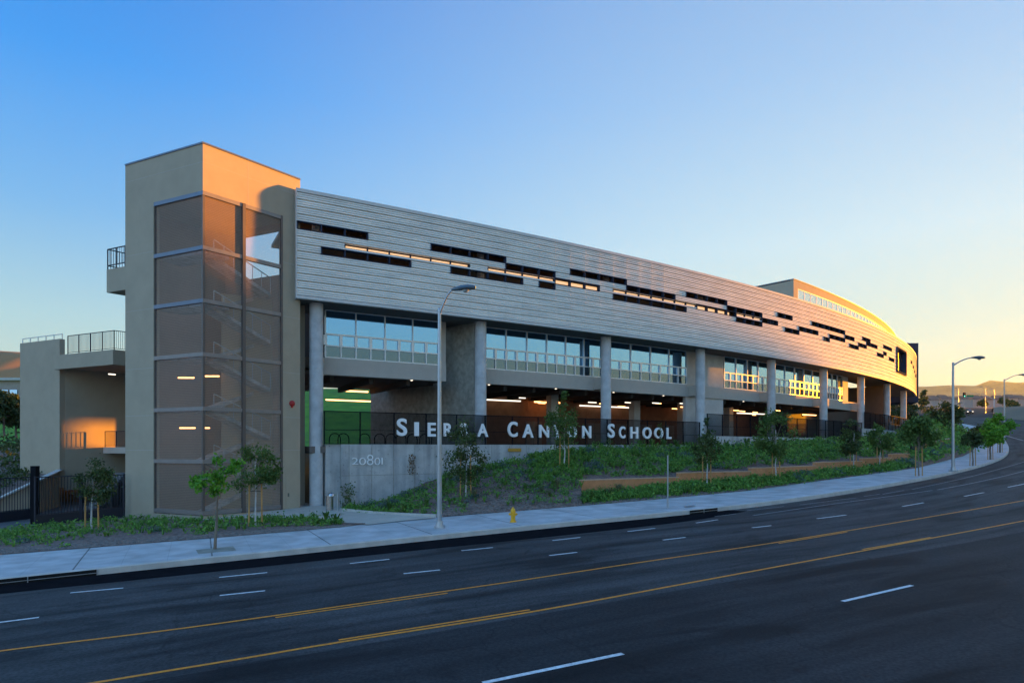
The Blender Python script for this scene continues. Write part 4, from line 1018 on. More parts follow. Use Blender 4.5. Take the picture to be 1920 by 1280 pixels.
p = tbase(1090); mb = MB(); mb.box((p.x-.5, p.y+.8, p.z+.25), (.45, .9, .3)); tag(mb.build('drain_box', M['sidewalk']), 'pale concrete block at the left end of the terracotta wall', 'block')
# stair and slatted wall at its right end
es = empty('garden_stair', at(1690, 850, 72), 'pale concrete steps with a terracotta cheek at the garden wall end', 'stair')
mb = MB()
for k in range(9): q = at(1705, 866, 70)+Vector((-.45*k*.7, .45*k, .18*k)); mb.box((q.x-.6, q.y, q.z-.3), (1.1, .45, .4), (.8,.6,0), (-.6,.8,0))
mb.build('steps', M['curb'], es)
mb = MB(); slopewall(mb, at(1662, 835, 76), at(1706, 850, 71.5), -3, at(1662, 833, 76).z, at(1706, 847, 71.5).z, .3); mb.build('cheek_wall', M['terra'], es)
sg = empty('slatted_fence', at(1755, 850, 76), 'brown slatted fence beside the garden stair', 'fence')
a, b = at(1736, 857, 73.5), at(1783, 846, 84); mb = MB()
for k in range(29): t = k/28; q = a.lerp(b, t); mb.box((q.x, q.y, q.z+.75), (.16, .03, .95), (b-a).normalized(), Vector((-(b-a).y, (b-a).x, 0)).normalized())
mb.build('slats', M['terra'], sg)
mb = MB(); mb.bar(a+Vector((0,0,1.75)), b+Vector((0,0,1.75)), .1); mb.build('top_rail', M['pier'], sg)
g2 = empty('dark_gate', at(1722, 858, 71.5), 'small dark gate at the foot of the garden stair', 'gate'); a, b = at(1708, 862, 70.5), at(1733, 858, 73)
mb = MB(); mb.bar(a+Vector((0,0,.75)), b+Vector((0,0,.75)), .05, 1.5); mb.build('gate_leaf', M['navy'], g2)
mb = MB(); [mb.bar(q, q+Vector((0,0,1.7)), .1) for q in (a, a.lerp(b, .5), b)]; mb.build('gate_frame', M['black'], g2)

# ------------------------------------------------------------------ street furniture
def lamp(base, H, arm, rise, r0, label, double=False):
    base = Vector(base); t = empty('street_lamp', base, label, 'street lamp', 'street lamps along the road')
    mb = MB(); mb.tube([base, base+Vector((0,0,H))], [r0, r0*.62], 12); mb.build('pole', M['galv'], t, smooth=True)
    mb = MB(); mb.box(base+Vector((0,0,.03)), (r0*1.9, r0*1.9, .04)); mb.tube([base, base+Vector((0,0,.35))], [r0*1.5, r0*1.25], 12)
    for k in range(4): mb.tube([base+Vector((r0*1.6*(1 if k&1 else -1), r0*1.6*(1 if k&2 else -1), .05)), base+Vector((r0*1.6*(1 if k&1 else -1), r0*1.6*(1 if k&2 else -1), .16))], .025, 6)
    mb.build('base_plate', M['galv'], t)
    top = base+Vector((0,0,H-.15)); A = Vector(arm); pts = [top+A*(1-cos(pi/2*k/8))*.0+A*sin(pi/2*k/8)*0+A*(k/8)+Vector((0,0,rise*sin(pi/2*k/8))) for k in range(9)]
    mb = MB(); mb.tube(pts, [r0*.5-(r0*.2)*k/8 for k in range(9)], 8); mb.build('arm', M['galv'], t, smooth=True)
    mb = MB(); mb.lathe(top+Vector((0,0,.1)), [(r0*.75, 0), (r0*.75, .12), (r0*.3, .2)], 10); mb.build('pole_cap', M['galv'], t)
    d = A.normalized(); e = pts[-1]; sd_ = Vector((-d.y, d.x, 0)); k0 = r0/.12
    mb = MB(); rows = [(-.1,.06,.05),(.1,.10,.09),(.4,.19,.15),(.75,.2,.15),(1.0,.12,.10),(1.08,.04,.05)]; n = len(mb.v); seg = 10
    for x, ww, hh in rows:
        for q in range(seg): a = 2*pi*q/seg; mb.v.append(tuple(e+d*x*k0+sd_*cos(a)*ww*k0+Vector((0,0,max(-.07, sin(a)*hh)*k0+.03))))
    for i in range(len(rows)-1):
        for q in range(seg): a = n+i*seg+q; b = n+i*seg+(q+1) % seg; mb.f.append((a, b, b+seg, a+seg))
    mb.f.append(tuple(n+q for q in range(seg))); mb.f.append(tuple(n+(len(rows)-1)*seg+q for q in range(seg)))
    hd = mb.build('lamp_head', M['lamp_head'], t, smooth=True)
    mb = MB(); c = e+d*.6*k0+Vector((0,0,-.06*k0)); mb.lathe(c, [(.02, -.10*k0), (.1*k0, -.07*k0), (.16*k0, 0)], 10); mb.build('lens', M['lens'], hd)
    return t
b = onroad(824, 990, .15); H = (838-583)/F*b.y-b.z; lamp(b, H, (.72, -.25, 0), (583-540)/F*b.y, .13, 'tall galvanised street lamp in front of the letters, arm curving right')
b = onroad(1787, 883, .15); H = (838-682)/F*b.y-b.z; lamp(b, H, (2.0, .25, 0), (682-667)/F*b.y, .14, 'galvanised street lamp where the pavement starts to bend')
b = at(1883, 838, 96); b.z = zr(b.x, b.y)+.15; H = (838-712)/F*b.y-b.z; lamp(b, H, (2.3, .1, 0), .9, .13, 'galvanised street lamp beyond the two bright trees, near the right edge')
for x, yt, Y, ax, lab in ((1842+6,727,210,-1.,'small distant street lamp behind the bend, arm to the left'),(1797,730,185,-.2,'distant street lamp seen just right of the second lamp'),(1864,730,205,-2.4,'distant street lamp above the traffic signal, arm to the left')):
    p = at(x, 770, Y); p.z = zr(p.x, p.y); lamp(p, (838-yt)/F*Y-p.z, (ax, .1, 0), .5, .085, lab)
# bare sign post
p = onroad(1252, 952, .15); t = empty('sign_post', p, 'bare galvanised sign post on the pavement, no sign on it', 'post')
mb = MB(); z1 = (838-853)/F*p.y; mb.box((p.x, p.y, (p.z+z1)/2), (.035, .035, (z1-p.z)/2)); mb.build('tube', M['galv'], t)
mb = MB(); mb.box((p.x, p.y, p.z+.15), (.045, .045, .17)); mb.build('anchor_sleeve', M['galv'], t)
# hydrant
p = onroad(962, 978.5, .15); t = empty('fire_hydrant', p, 'yellow fire hydrant on the pavement edge', 'fire hydrant')
mb = MB(); mb.lathe(p, [(.17,0),(.17,.05),(.115,.055),(.115,.5),(.145,.51),(.145,.56),(.125,.57),(.115,.64),(.08,.71),(.035,.735),(.035,.79)], 18); mb.build('barrel', M['hydrant'], t, smooth=True)
for d, r, zz in (((1,0,0),.06,.42),((-1,0,0),.06,.42),((.2,-1,0),.085,.38)):
    mb = MB(); d = Vector(d).normalized(); c = p+Vector((0,0,zz)); mb.tube([c+d*.08, c+d*.17], r, 10); mb.tube([c+d*.17, c+d*.21], r*1.2, 10); mb.tube([c+d*.21, c+d*.24], .025, 5); mb.build('outlet', M['hydrant'], t)
mb = MB(); mb.lathe(p+Vector((0,0,.05)), [(.15,0),(.15,.04)], 10); mb.build('flange', M['hydrant'], t)
# bin and bollard by the first column
p = onroad(618, 956, .19); t = empty('litter_bin', p, 'stainless steel litter bin with round hooded lid beside the first column', 'bin')
mb = MB(); mb.lathe(p, [(.24,0),(.24,.86),(.26,.87),(.26,.92)], 16); mb.build('bin_body', M['steel'], t, smooth=True)
mb = MB(); mb.lathe(p+Vector((.1,0,.92)), [(.22,0),(.2,.12),(.12,.2),(.02,.23)], 16); mb.build('lid', M['steel'], t, smooth=True)
p = onroad(633, 957.5, .19); mb = MB(); mb.tube([p, p+Vector((0,0,1.15))], .05, 10); mb.lathe(p+Vector((0,0,1.1)), [(.06,0),(.06,.08)], 10); tag(mb.build('bollard', M['galv']), 'thin steel bollard right of the litter bin', 'bollard')
# kerb drains
for xa, xb, ya, yb, lab in ((-60,186,1082,1067,'long dark kerb drain opening at the left edge of the photo'),(1291,1345,960.5,955,'short dark kerb drain opening right of the bare sign post')):
    a, b = onroad(xa, ya), onroad(xb, yb)
    j = lambda q: min(CURB, key=lambda c: (c-Vector((q.x, q.y, 0))).length)
    d = (b-a); d.z = 0; d.normalize(); n = Vector((d.y, -d.x, 0)); t = empty('kerb_drain', (a+b)/2, lab, 'drain', 'kerb drains')
    # project both ends onto the kerb line
    def snap(q):
        best = None
        for k in range(len(CURB)-1):
            s0, s1 = CURB[k], CURB[k+1]; e = s1-s0; tt = max(0, min(1, (Vector((q.x, q.y, 0))-s0).dot(e)/e.length_squared)); c = s0+e*tt
            if best is None or (c-Vector((q.x, q.y, 0))).length < (best-Vector((q.x, q.y, 0))).length: best = c
        return best
    mb = MB(); K = 8; pts = [snap(a.lerp(b, k/K)) for k in range(K+1)]
    for p, q in zip(pts, pts[1:]):
        p = up(p, zr(p.x, p.y)); q = up(q, zr(q.x, q.y)); mb.hexa([p+n*.02+Vector((0,0,-.13)), q+n*.02+Vector((0,0,-.13)), q-n*.1+Vector((0,0,-.13)), p-n*.1+Vector((0,0,-.13)), p+n*.02+Vector((0,0,.115)), q+n*.02+Vector((0,0,.115)), q-n*.1+Vector((0,0,.115)), p-n*.1+Vector((0,0,.115))])
    mb.build('opening', M['drain'], t)
    mb = MB()
    for p, q in zip(pts, pts[1:]): mb.bar(up(p+n*.03, zr(p.x, p.y)-.01), up(q+n*.03, zr(q.x, q.y)-.01), .02)
    for p in pts[::4]: mb.bar(up(p+n*.03, zr(p.x, p.y)-.1), up(p+n*.03, zr(p.x, p.y)+.12), .025)
    mb.build('bar', M['galv'], t)
mb = MB(); mb.poly([onroad(x, y, .162) for x, y in ((1281,948.5),(1301,946),(1305,949),(1285,951.5))]); tag(mb.build('utility_cover', M['galv']), 'small grey metal cover in the pavement right of the sign post', 'cover')
# tree well in the pavement
mb = MB(); mb.poly([onroad(x, y, .159) for x, y in ((367,1030),(437,1023),(443,1031),(372,1038))]); mb.build('tree_pit', M['shear'], kind='structure')

# ------------------------------------------------------------------ vegetation
def leaf(mb, p, size, rnd, flat=0., asp=.55):
    a = Vector((rnd.gauss(0,1), rnd.gauss(0,1), rnd.gauss(0,1)*(1-flat))).normalized(); b = a.orthogonal().normalized(); b.rotate(Matrix.Rotation(rnd.uniform(0, 6.28), 3, a))
    a = a*size; b = b*size*asp; mb.quad(p-a*.5, p+b*.5, p+a*.5, p-b*.5)
def crown(mb, c, R, H, n, size, rnd, clumps=14, low=.0, tight=1.):
    cs = []
    for k in range(clumps):
        while True:
            q = Vector((rnd.uniform(-1,1), rnd.uniform(-1,1), rnd.uniform(-1,1)))
            if .25 < q.length < 1: break
        taper = 1-.45*max(0, q.z)*(1 if low == 0 else low); cs.append((Vector((q.x*R*taper, q.y*R*taper, q.z*H/2)), rnd.uniform(.22, .42)*tight))
    for i in range(n):
        q, r = rnd.choice(cs); p = c+q+Vector((rnd.gauss(0,.55)*R*r, rnd.gauss(0,.55)*R*r, rnd.gauss(0,.5)*R*r)); leaf(mb, p, size*rnd.uniform(.6,1.3), rnd)
    return cs
def tree(base, H, R, CH, label, group, bark, leafm, n=900, size=.2, stakes=True, seed=1, tr=.045, spindly=False, clumps=18, tight=1.):
    rnd = random.Random(seed); base = Vector(base); t = empty('young_tree', base, label, 'tree', group)
    c = base+Vector((0,0,H-CH/2)); mbc = MB(); cs = crown(mbc, c, R, CH, int(n*1.9), size*.92, rnd, clumps if not spindly else 24, tight=tight)
    if spindly:
        for k in range(int(n*.12)): z = rnd.random(); leaf(mbc, base+Vector((rnd.gauss(0,.08), rnd.gauss(0,.08), H+z*H*.12)), size, rnd)
    mb = MB(); top = base+Vector((rnd.uniform(-.1,.1), rnd.uniform(-.1,.1), H-CH*.35)); pts = [base.lerp(top, k/6)+Vector((rnd.gauss(0,.02), rnd.gauss(0,.02), 0))*(k > 0) for k in range(7)]
    mb.tube([base-Vector((0,0,.1))]+pts, [tr*1.5]+[tr*(1.2-.7*k/6) for k in range(7)], 7); mbb = MB()
    for q, r in cs[:14]:
        st_ = base.lerp(top, rnd.uniform(.5, .95)); e = c+q; m = st_.lerp(e, .5)+Vector((0,0,.1*R)); mbb.tube([st_, m, e], [tr*.55, tr*.4, tr*.15], 5)
    mb.build('trunk', bark, t, smooth=True); mbb.build('branches', M['bark'], t, smooth=True); mbc.build('crown', leafm, t)
    if stakes:
        for sgn in (-1, 1):
            mb = MB(); a = base+Vector((.33*sgn, .05*sgn, -.05)); mb.tube([a, a+Vector((-.03*sgn, 0, H*.52))], .042, 7); k = mb.build('stake', M['stake'], t)
            mb = MB(); z = H*.42; mb.bar(a+Vector((0,0,z)), base+Vector((0,0,z)), .02, .03); mb.build('tie', M['tie'], k)
    return t
G1 = 'staked young trees in the planting'; G2 = 'street trees in the pavement'
def px(Y): return Y/F
def ptree(x, yb, ytop, ycb, R, base, label, group, bark, leafm, **k):
    Y = base.y; H = (yb-ytop)/F*Y; tree(base, H, R/F*Y, (ycb-ytop)/F*Y, label, group, bark, leafm, **k)
B = onroad(172, 994, .2); ptree(178, 994, 862, 950, 37, B, 'small dark staked tree in front of the picket gate', G1, M['white_bark'], M['leaf_dark'], n=1000, size=.19, seed=3)
B = onroad(403, 1029, .15); ptree(403, 1029, 822, 945, 56, B, 'sparse bright green street tree in a square pavement pit', G2, M['bark'], M['leaf_bright'], n=560, size=.22, seed=12, stakes=False, tr=.055, clumps=11, tight=.62)
B = onroad(479, 987, .2); ptree(479, 987, 826, 935, 38, B, 'leafy staked tree in front of the mesh tower', G1, M['white_bark'], M['leaf_mid'], n=1300, size=.18, seed=5)
B = bed(873, .25); ptree(873, 930, 778, 905, 38, B, 'dark staked tree right of the tall lamp, below the letters', G1, M['white_bark'], M['leaf_dark'], n=1300, size=.2, seed=8)
B = bed(1058, .42); ptree(1058, 888, 758, 850, 34, B, 'slender staked tree with a spiky top overlapping the letters', G1, M['white_bark'], M['leaf_mid'], n=1100, size=.21, seed=9, spindly=True)
B = bed(1325, .2); ptree(1325, 917, 800, 880, 27, B, 'thin staked tree before the terracotta wall, left of the tallest bushy tree', G1, M['white_bark'], M['leaf_dark'], n=800, size=.22, seed=10, spindly=True)
B = bed(1455, .2); ptree(1455, 903, 772, 868, 34, B, 'tall bushy staked tree before the terracotta wall under the fifth column', G1, M['white_bark'], M['leaf_mid'], n=1500, size=.24, seed=11)
B = bed(1600, .2); ptree(1600, 886, 790, 850, 24, B, 'staked tree before the terracotta wall near the seventh column', G1, M['white_bark'], M['leaf_dark'], n=900, size=.28, seed=13)
B = bed(1650, .2); ptree(1650, 877, 790, 846, 20, B, 'staked tree at the right end of the terracotta wall', G1, M['white_bark'], M['leaf_mid'], n=800, size=.30, seed=14)
B = onroad(1723, 892, .15); ptree(1723, 892, 785, 842, 33, B, 'dense green street tree left of the second lamp', G2, M['bark'], M['leaf_mid'], n=1300, size=.33, seed=15, stakes=True)
B = onroad(1857, 861, .15); ptree(1857, 861, 795, 832, 23, B, 'bright rounded street tree on the bend, front one of the pair', G2, M['bark'], M['leaf_bright'], n=1000, size=.42, seed=16, tr=.09)
B = onroad(1875, 848, .15); ptree(1875, 848, 780, 815, 20, B, 'bright street tree on the bend, rear one of the pair', G2, M['bark'], M['leaf_bright'], n=900, size=.5, seed=17, tr=.1)
B = onroad(1824, 873, .15); ptree(1824, 873, 808, 838, 16, B, 'small dark street tree just right of the second lamp', G2, M['bark'], M['leaf_dark'], n=700, size=.35, seed=18, tr=.07)
for x, yb, yt, R, Y, sd2, lab in ((1768,822,745,30,105,21,'large dark shrubby tree on the bank at the building\'s end'),(1745,832,768,26,98,22,'loose olive shrub tree against the far wall of the building'),(1802,842,802,20,100,23,'dark low tree behind the second lamp'),(1835,828,798,16,112,24,'small dark tree where the pavement disappears')):
    p = at(x, yb, Y); tree(p-Vector((0,0,.3)), (yb-yt)/F*Y, R/F*Y, (yb-yt)/F*Y*.8, lab, 'trees on the bank at the building end', M['bark'], M['leaf_dark'], n=1600, size=.5, stakes=False, seed=sd2, tr=.12)
for i, (x, yb, yt, R, Y) in enumerate(((1655,800,742,22,154),(1680,800,738,20,157),(1703,800,745,16,159))):
    p = at(x, yb, Y); tree(p-Vector((0,0,1.5)), (yb-yt)/F*Y+1.5, R/F*Y, (yb-yt)/F*Y*.95, 'dark green tree seen between the columns beyond the far end of the building', 'trees seen through the far columns', M['bark'], M['leaf_dark'], n=1200, size=.6, stakes=False, seed=90+i, tr=.14)
# ground cover
def tuft(mb, p, h, n, rnd, spread=.5, wd=.06, curl=.4):
    for k in range(n):
        a = rnd.uniform(0, 2*pi); l = h*rnd.uniform(.6, 1.1); o = Vector((cos(a), sin(a), 0)); s_ = Vector((-sin(a), cos(a), 0))*wd/2
        m = p+o*l*spread*.5+Vector((0,0,l*.75)); e = p+o*l*spread*(1+curl)+Vector((0,0,l*(.9-curl*.5)))
        mb.quad(p-s_, p+s_, m+s_, m-s_); mb.tri(m-s_, m+s_, e)
def bushlet(mb, p, r, n, size, rnd):
    for k in range(n):
        q = Vector((rnd.gauss(0,.45), rnd.gauss(0,.45), abs(rnd.gauss(0,.4)))); leaf(mb, p+q*r, size*rnd.uniform(.6,1.3), rnd)
rnd = random.Random(31)
mb = MB()
def clump(x, t):
    if x >= 1090 and .315 < t < .39: return
    p = bed(x, t); sc_ = p.y/50; k = rnd.uniform(.75, 1.25)
    if rnd.random() < .68: bushlet(mb, p, .54*sc_*k, 56, .18*sc_, rnd)
    else: tuft(mb, p, .58*sc_*k, 26, rnd, .6, .055*sc_)
x = 826.
while x < 1706:
    stp = 19*50/max(40, bed(min(x, 1700), .6).y); t = .05
    while t < .97:
        if rnd.random() < (.90 if (x > 985 or t > .3) else .52): clump(min(1705, x+rnd.uniform(-.32,.32)*stp), min(.975, t+rnd.uniform(-.02,.02)))
        t += .062
    x += stp
for i in range(820): clump(rnd.uniform(1090, 1706), rnd.uniform(.07, .31))
for i in range(150): clump(rnd.uniform(1000, 1092), rnd.uniform(.2, .9))
for i in range(560): clump(rnd.uniform(1090, 1706), rnd.uniform(.40, .96))
for i in range(170):
    x = rnd.uniform(648, 820); t = rnd.uniform(.05, .9); p = bedx(x, t)
    bushlet(mb, p, .4, 24, .17, rnd)
for i in range(420):
    x = rnd.uniform(1706, 1830); p = bank(x, rnd.uniform(.02, .98)); bushlet(mb, p, 1.0, 22, .42, rnd)
mb.build('ground_cover', M['leaf_ground'], kind='stuff')
tag(bpy.data.objects['ground_cover'], 'low green ground cover spread over the mulched slope', 'ground cover')
mb = MB()
for i in range(900):
    x = rnd.uniform(-250, 640); t = rnd.betavariate(2.2, 1.6)
    if t < .25 and rnd.random() < .8: continue
    p = frontbed(x, t); 
    if rnd.random() < .55: bushlet(mb, p, .34, 22, .15, rnd)
    else: tuft(mb, p, .36, 10, rnd, .6, .04)
tag(mb.build('ground_cover', M['leaf_ground'], kind='stuff'), 'low green ground cover in the strip before the tower', 'ground cover')
mb = MB()
for i in range(170):
    x = rnd.uniform(830, 1700); t = rnd.uniform(.05, .96)
    if x >= 1090 and .30 < t < .40: continue
    p = bed(x, t); sc_ = p.y/50
    if rnd.random() < .5: bushlet(mb, p, .5*sc_, 30, .22*sc_, rnd)
    else: tuft(mb, p, .6*sc_, 14, rnd, .5, .06*sc_)
tag(mb.build('ground_cover', M['leaf_strap'], kind='stuff'), 'lighter green clumps among the ground cover of the slope', 'ground cover')
mb = MB()
for i in range(110):
    x = rnd.uniform(830, 1700); t = rnd.uniform(.05, .96)
    if x >= 1090 and .30 < t < .40: continue
    p = bed(x, t); sc_ = p.y/50; bushlet(mb, p, .5*sc_, 34, .17*sc_, rnd)
tag(mb.build('ground_cover', M['leaf_blue'], kind='stuff'), 'low grey-green clumps among the ground cover of the slope', 'ground cover')
mb = MB()
for i in range(4000):
    x = rnd.uniform(660, 1700); t = rnd.uniform(.0, .97); p = bedx(x, t); leaf(mb, p+Vector((0,0,.03)), rnd.uniform(.06,.14), rnd, .85)
tag(mb.build('leaf_litter', M['leaf_dry'], kind='stuff'), 'dry brown leaf litter and bark chips on the slope', 'leaf litter')
# pebbles along the pavement's edge
def pebble(mb, p, r, rnd):
    n = len(mb.v); h = r*.6
    for z, k in ((0,1.),(h*.6,.85)):
        for a in range(5): an = a*1.2566+rnd.uniform(-.3,.3); mb.v.append((p.x+cos(an)*r*k, p.y+sin(an)*r*k, p.z+z))
    mb.v.append((p.x, p.y, p.z+h))
    for a in range(5): b_ = (a+1) % 5; mb.f.append((n+a, n+b_, n+5+b_, n+5+a)); mb.f.append((n+5+a, n+5+b_, n+10))
mb = MB()
for i in range(5200):
    x = rnd.uniform(-200, 660); p = frontbed(x, abs(rnd.gauss(0,.16))+.01); pebble(mb, p, rnd.uniform(.03,.08), rnd)
for i in range(5200):
    x = rnd.uniform(790, 1700); p = bed(max(x, 820), abs(rnd.gauss(0,.09))+.005); pebble(mb, p, rnd.uniform(.04,.10)*p.y/42, rnd)
tag(mb.build('gravel', M['rock'], kind='stuff'), 'brown gravel along the back of the pavement', 'gravel')
# counted shrubs
def shrub_mesh(seed, n=260, size=.13, r=.55):
    rnd = random.Random(seed); mb = MB()
    for k in range(n):
        q = Vector((rnd.gauss(0,1), rnd.gauss(0,1), abs(rnd.gauss(0,1)))).normalized()*rnd.uniform(.55,1.)*r; q.z *= .9; leaf(mb, q, size*rnd.uniform(.7,1.3), rnd, asp=.4)
    return mb
SH = [shrub_mesh(k).build('round_shrub', M['leaf_blue']) for k in range(3)]
used = [0, 0, 0]
def place(protos, k, p, sc, rz, label, cat, group):
    o = protos[k]
    if used_map.get(id(o)): o = o.copy(); C.objects.link(o)
    used_map[id(protos[k])] = True
    o.location = p; o.scale = (sc, sc, sc*rnd.uniform(.85,1.1)); o.rotation_euler = (0, 0, rz); return tag(o, label, cat, group)
used_map = {}
for x, t, sc, lab in ((1112,.62,1.7,'largest blue-green round shrub, left of the terracotta wall end'),):
    pass
SHR = [(1113,.50,1.55),(1105,.80,1.5),(1160,.86,1.1),(1185,.88,.95),(1245,.80,1.2),(1238,.66,1.2),(1285,.62,1.35),(1270,.86,1.2),(1065,.80,1.0),(1380,.90,1.5),(1420,.86,1.4),(1340,.84,1.2),(1490,.12,1.5),(1508,.2,1.6),(1545,.16,1.2),(1565,.2,1.8),(1540,.8,1.6),(1555,.72,1.6),(1640,.84,1.7),(940,.75,1.0),(905,.6,1.1),(860,.62,1.1),(790,.72,.9),(760,.75,1.0),(735,.45,1.1),(720,.3,1.2),(1000,.62,1.1),(690,.5,1.2),(970,.45,1.0),(1700,.14,2.2),(1690,.25,1.9)]
for i, (x, t, sc) in enumerate(SHR):
    p = bedx(x, t); place(SH, i % 3, p, sc, rnd.uniform(0, 6), 'rounded blue-green shrub on the planted slope under the concrete wall' if x < 1090 else ('rounded blue-green shrub between the terracotta wall and the building' if t > .35 else 'rounded blue-green shrub between the terracotta wall and the pavement'), 'shrub', 'rounded blue-green shrubs')
for i, (x, t) in enumerate(((42,.3),(290,.35),(1745,.1),(1765,.15),(1785,.1))):
    p = frontbed(x, t) if x < 700 else bank(x, t); place(SH, i % 3, p, .7 if x < 700 else 1.9, 0, 'small grey-green shrub in the strip before the tower' if x < 700 else 'rounded shrub at the foot of the bank beside the slatted fence', 'shrub', 'rounded blue-green shrubs')
ST = []
for k in range(3):
    r2 = random.Random(50+k); mb = MB(); tuft(mb, Vector((0,0,0)), .75, 34, r2, .55, .07, .35); ST.append(mb.build('strap_plant', M['leaf_strap']))
for i, (x, t, sc) in enumerate([(1200,.97,1.5),(1223,.97,1.5),(1245,.97,1.5),(1268,.97,1.5),(1290,.97,1.4),(1115,.97,1.3),(1128,.97,1.2),(1345,.95,1.5),(1362,.95,1.5),(1400,.96,1.6),(830,.45,1.1),(800,.2,1.0),(730,.15,1.0),(758,.1,1.0),(985,.2,1.),(1105,.12,1.2),(1140,.14,1.2)]):
    p = bedx(x, t); place(ST, i % 3, p, sc, rnd.uniform(0, 6), 'green strap-leaved plant in the row at the foot of the concrete wall' if t > .9 else 'green strap-leaved plant low on the planted slope', 'plant', 'strap-leaved plants')
for i, x in enumerate((611, 631)):
    p = frontbed(x, .75); place(ST, i, p, .95, i, 'strap-leaved plant at the right tip of the strip before the tower', 'plant', 'strap-leaved plants')
TF = []
for k in range(2):
    r2 = random.Random(70+k); mb = MB(); tuft(mb, Vector((0,0,0)), .8, 90, r2, .45, .03, .6); TF.append(mb.build('grass_tuft', M['grass_tuft']))
for i, (x, t, sc) in enumerate([(1015,.16,.9),(1030,.1,.8),(1045,.18,1.),(1160,.22,1.1),(640+250,.2,.9),(1140,.2,1.)]):
    p = bed(x, t); place(TF, i % 2, p, sc, i, 'pale fine-leaved grass tuft near the pavement on the slope', 'grass', 'pale grass tufts')
for x, y in ((773, 872), (906, 872), (1143, 838), (1237, 808)):     # climbers on the wall
    s = hit(x, .45); p = P3(s, .45, 0); z = (HY-y)/F*p.y; rr = random.Random(x); mb = MB()
    for k in range(130): leaf(mb, Vector((p.x+rr.gauss(0,.16), p.y+rr.gauss(0,.05)-.1, z+rr.uniform(-.75,.85))), .14, rr)
    tag(mb.build('climbing_plant', M['leaf_dry'] if x < 1000 else M['leaf_mid']), {773:'thin brownish climber on the concrete wall left of the lamp',906:'brownish climber on the concrete wall below the second column',1143:'green climber at the foot of the third column',1237:'thin green climber on the fence under the last word'}[x], 'climber')
mb = MB(); rr = random.Random(4); p = P3(hit(652, .4), .4, -3.6)
for k in range(260): leaf(mb, p+Vector((rr.gauss(0,.3), rr.gauss(0,.2)-.1, rr.uniform(-.7,1.2)*(1-abs(rr.gauss(0,.3))))), .16, rr)
tag(mb.build('climbing_plant', M['leaf_mid']), 'green climber at the corner of the concrete wall by the bollard', 'climber')

# ------------------------------------------------------------------ behind and beyond
mb = MB()     # lawn slope behind
xs = [-170,-120,-90,-70,-50,-35,-20,-12,-6]
for y, z in ((74,.1),(78,.6),(90,3.5),(100,6.5),(115,10.5),(140,12)):
    for x in xs: mb.v.append((x-(y-74)*.25, y, z))
for j in range(5):
    for i in range(len(xs)-1): a = j*len(xs)+i; mb.f.append((a, a+1, a+1+len(xs), a+len(xs)))
mb.build('lawn', M['lawn'], kind='structure', smooth=True)
mb = MB(); pl = [(-170,54,-1.6),(-41,53.5,-1.9),(-36,51,-2.1),(-34,60,-.5),(-34,74,.05),(-170,74,.1)]; mb.poly(pl); mb.poly([(-170,54,-1.6),(-170,40,-4.4),(-60,41,-4.3),(-37,44,-4.0),(-36,51,-2.1),(-41,53.5,-1.9)]); mb.build('left_bank', M['mulch'], kind='structure')
mb = MB(); rr = random.Random(5)
for i in range(520):
    x = rr.uniform(-60,-37.5); y = rr.uniform(43.5,54); k = (y-43.5)/10; p = Vector((x, y, -4.1+2.1*k)); bushlet(mb, p, .7, 22, .28, rr)
for i in range(420):
    x = rr.uniform(-85,-38); y = rr.uniform(54,76); bushlet(mb, Vector((x, y, -1.8+1.8*max(0, min(1, (y-54)/18)))), 1.5, 26, .45, rr)
tag(mb.build('ground_cover', M['leaf_dark'], kind='stuff'), 'dark shrubs covering the bank left of the low wing', 'ground cover')
for i, (x, yb, yt, R, Y) in enumerate(((8,815,735,26,62),(30,818,742,18,66),(-30,815,730,30,60))):
    p = at(x, yb, Y); tree(p, (yb-yt)/F*Y, R/F*Y, (yb-yt)/F*Y*.8, 'dark leafy tree on the lawn at the far left edge, behind the wing', 'trees on the lawn left of the wing', M['bark'], M['leaf_dark'], n=2600, size=.34, stakes=False, seed=40+i, tr=.09)
hb = empty('flat_house', at(18, 730, 100), 'grey flat-roofed house behind the trees at the left edge', 'house')
a, b = at(-120, 752, 100), at(50, 752, 100); mb = MB(); mb.hexa([up(a, 6), up(b, 6), up(b+Vector((0,8,0)), 6), up(a+Vector((0,8,0)), 6), up(a, 10.4), up(b, 10.4), up(b+Vector((0,8,0)), 10.4), up(a+Vector((0,8,0)), 10.4)]); mb.build('wall', M['house'], hb)
mb = MB(); mb.hexa([up(a-Vector((0,.6,0)), 10.4), up(b-Vector((0,.6,0)), 10.4), up(b+Vector((0,8.6,0)), 10.4), up(a+Vector((0,8.6,0)), 10.4), up(a-Vector((0,.6,0)), 10.8), up(b-Vector((0,.6,0)), 10.8), up(b+Vector((0,8.6,0)), 10.8), up(a+Vector((0,8.6,0)), 10.8)]); mb.build('roof', M['pier'], hb)
for x in (10, 24): 
    q = at(x, 740, 99.9); mb = MB(); mb.box(q, (.7,.05,.8)); mb.build('window', M['glass'], hb)
from mathutils import noise
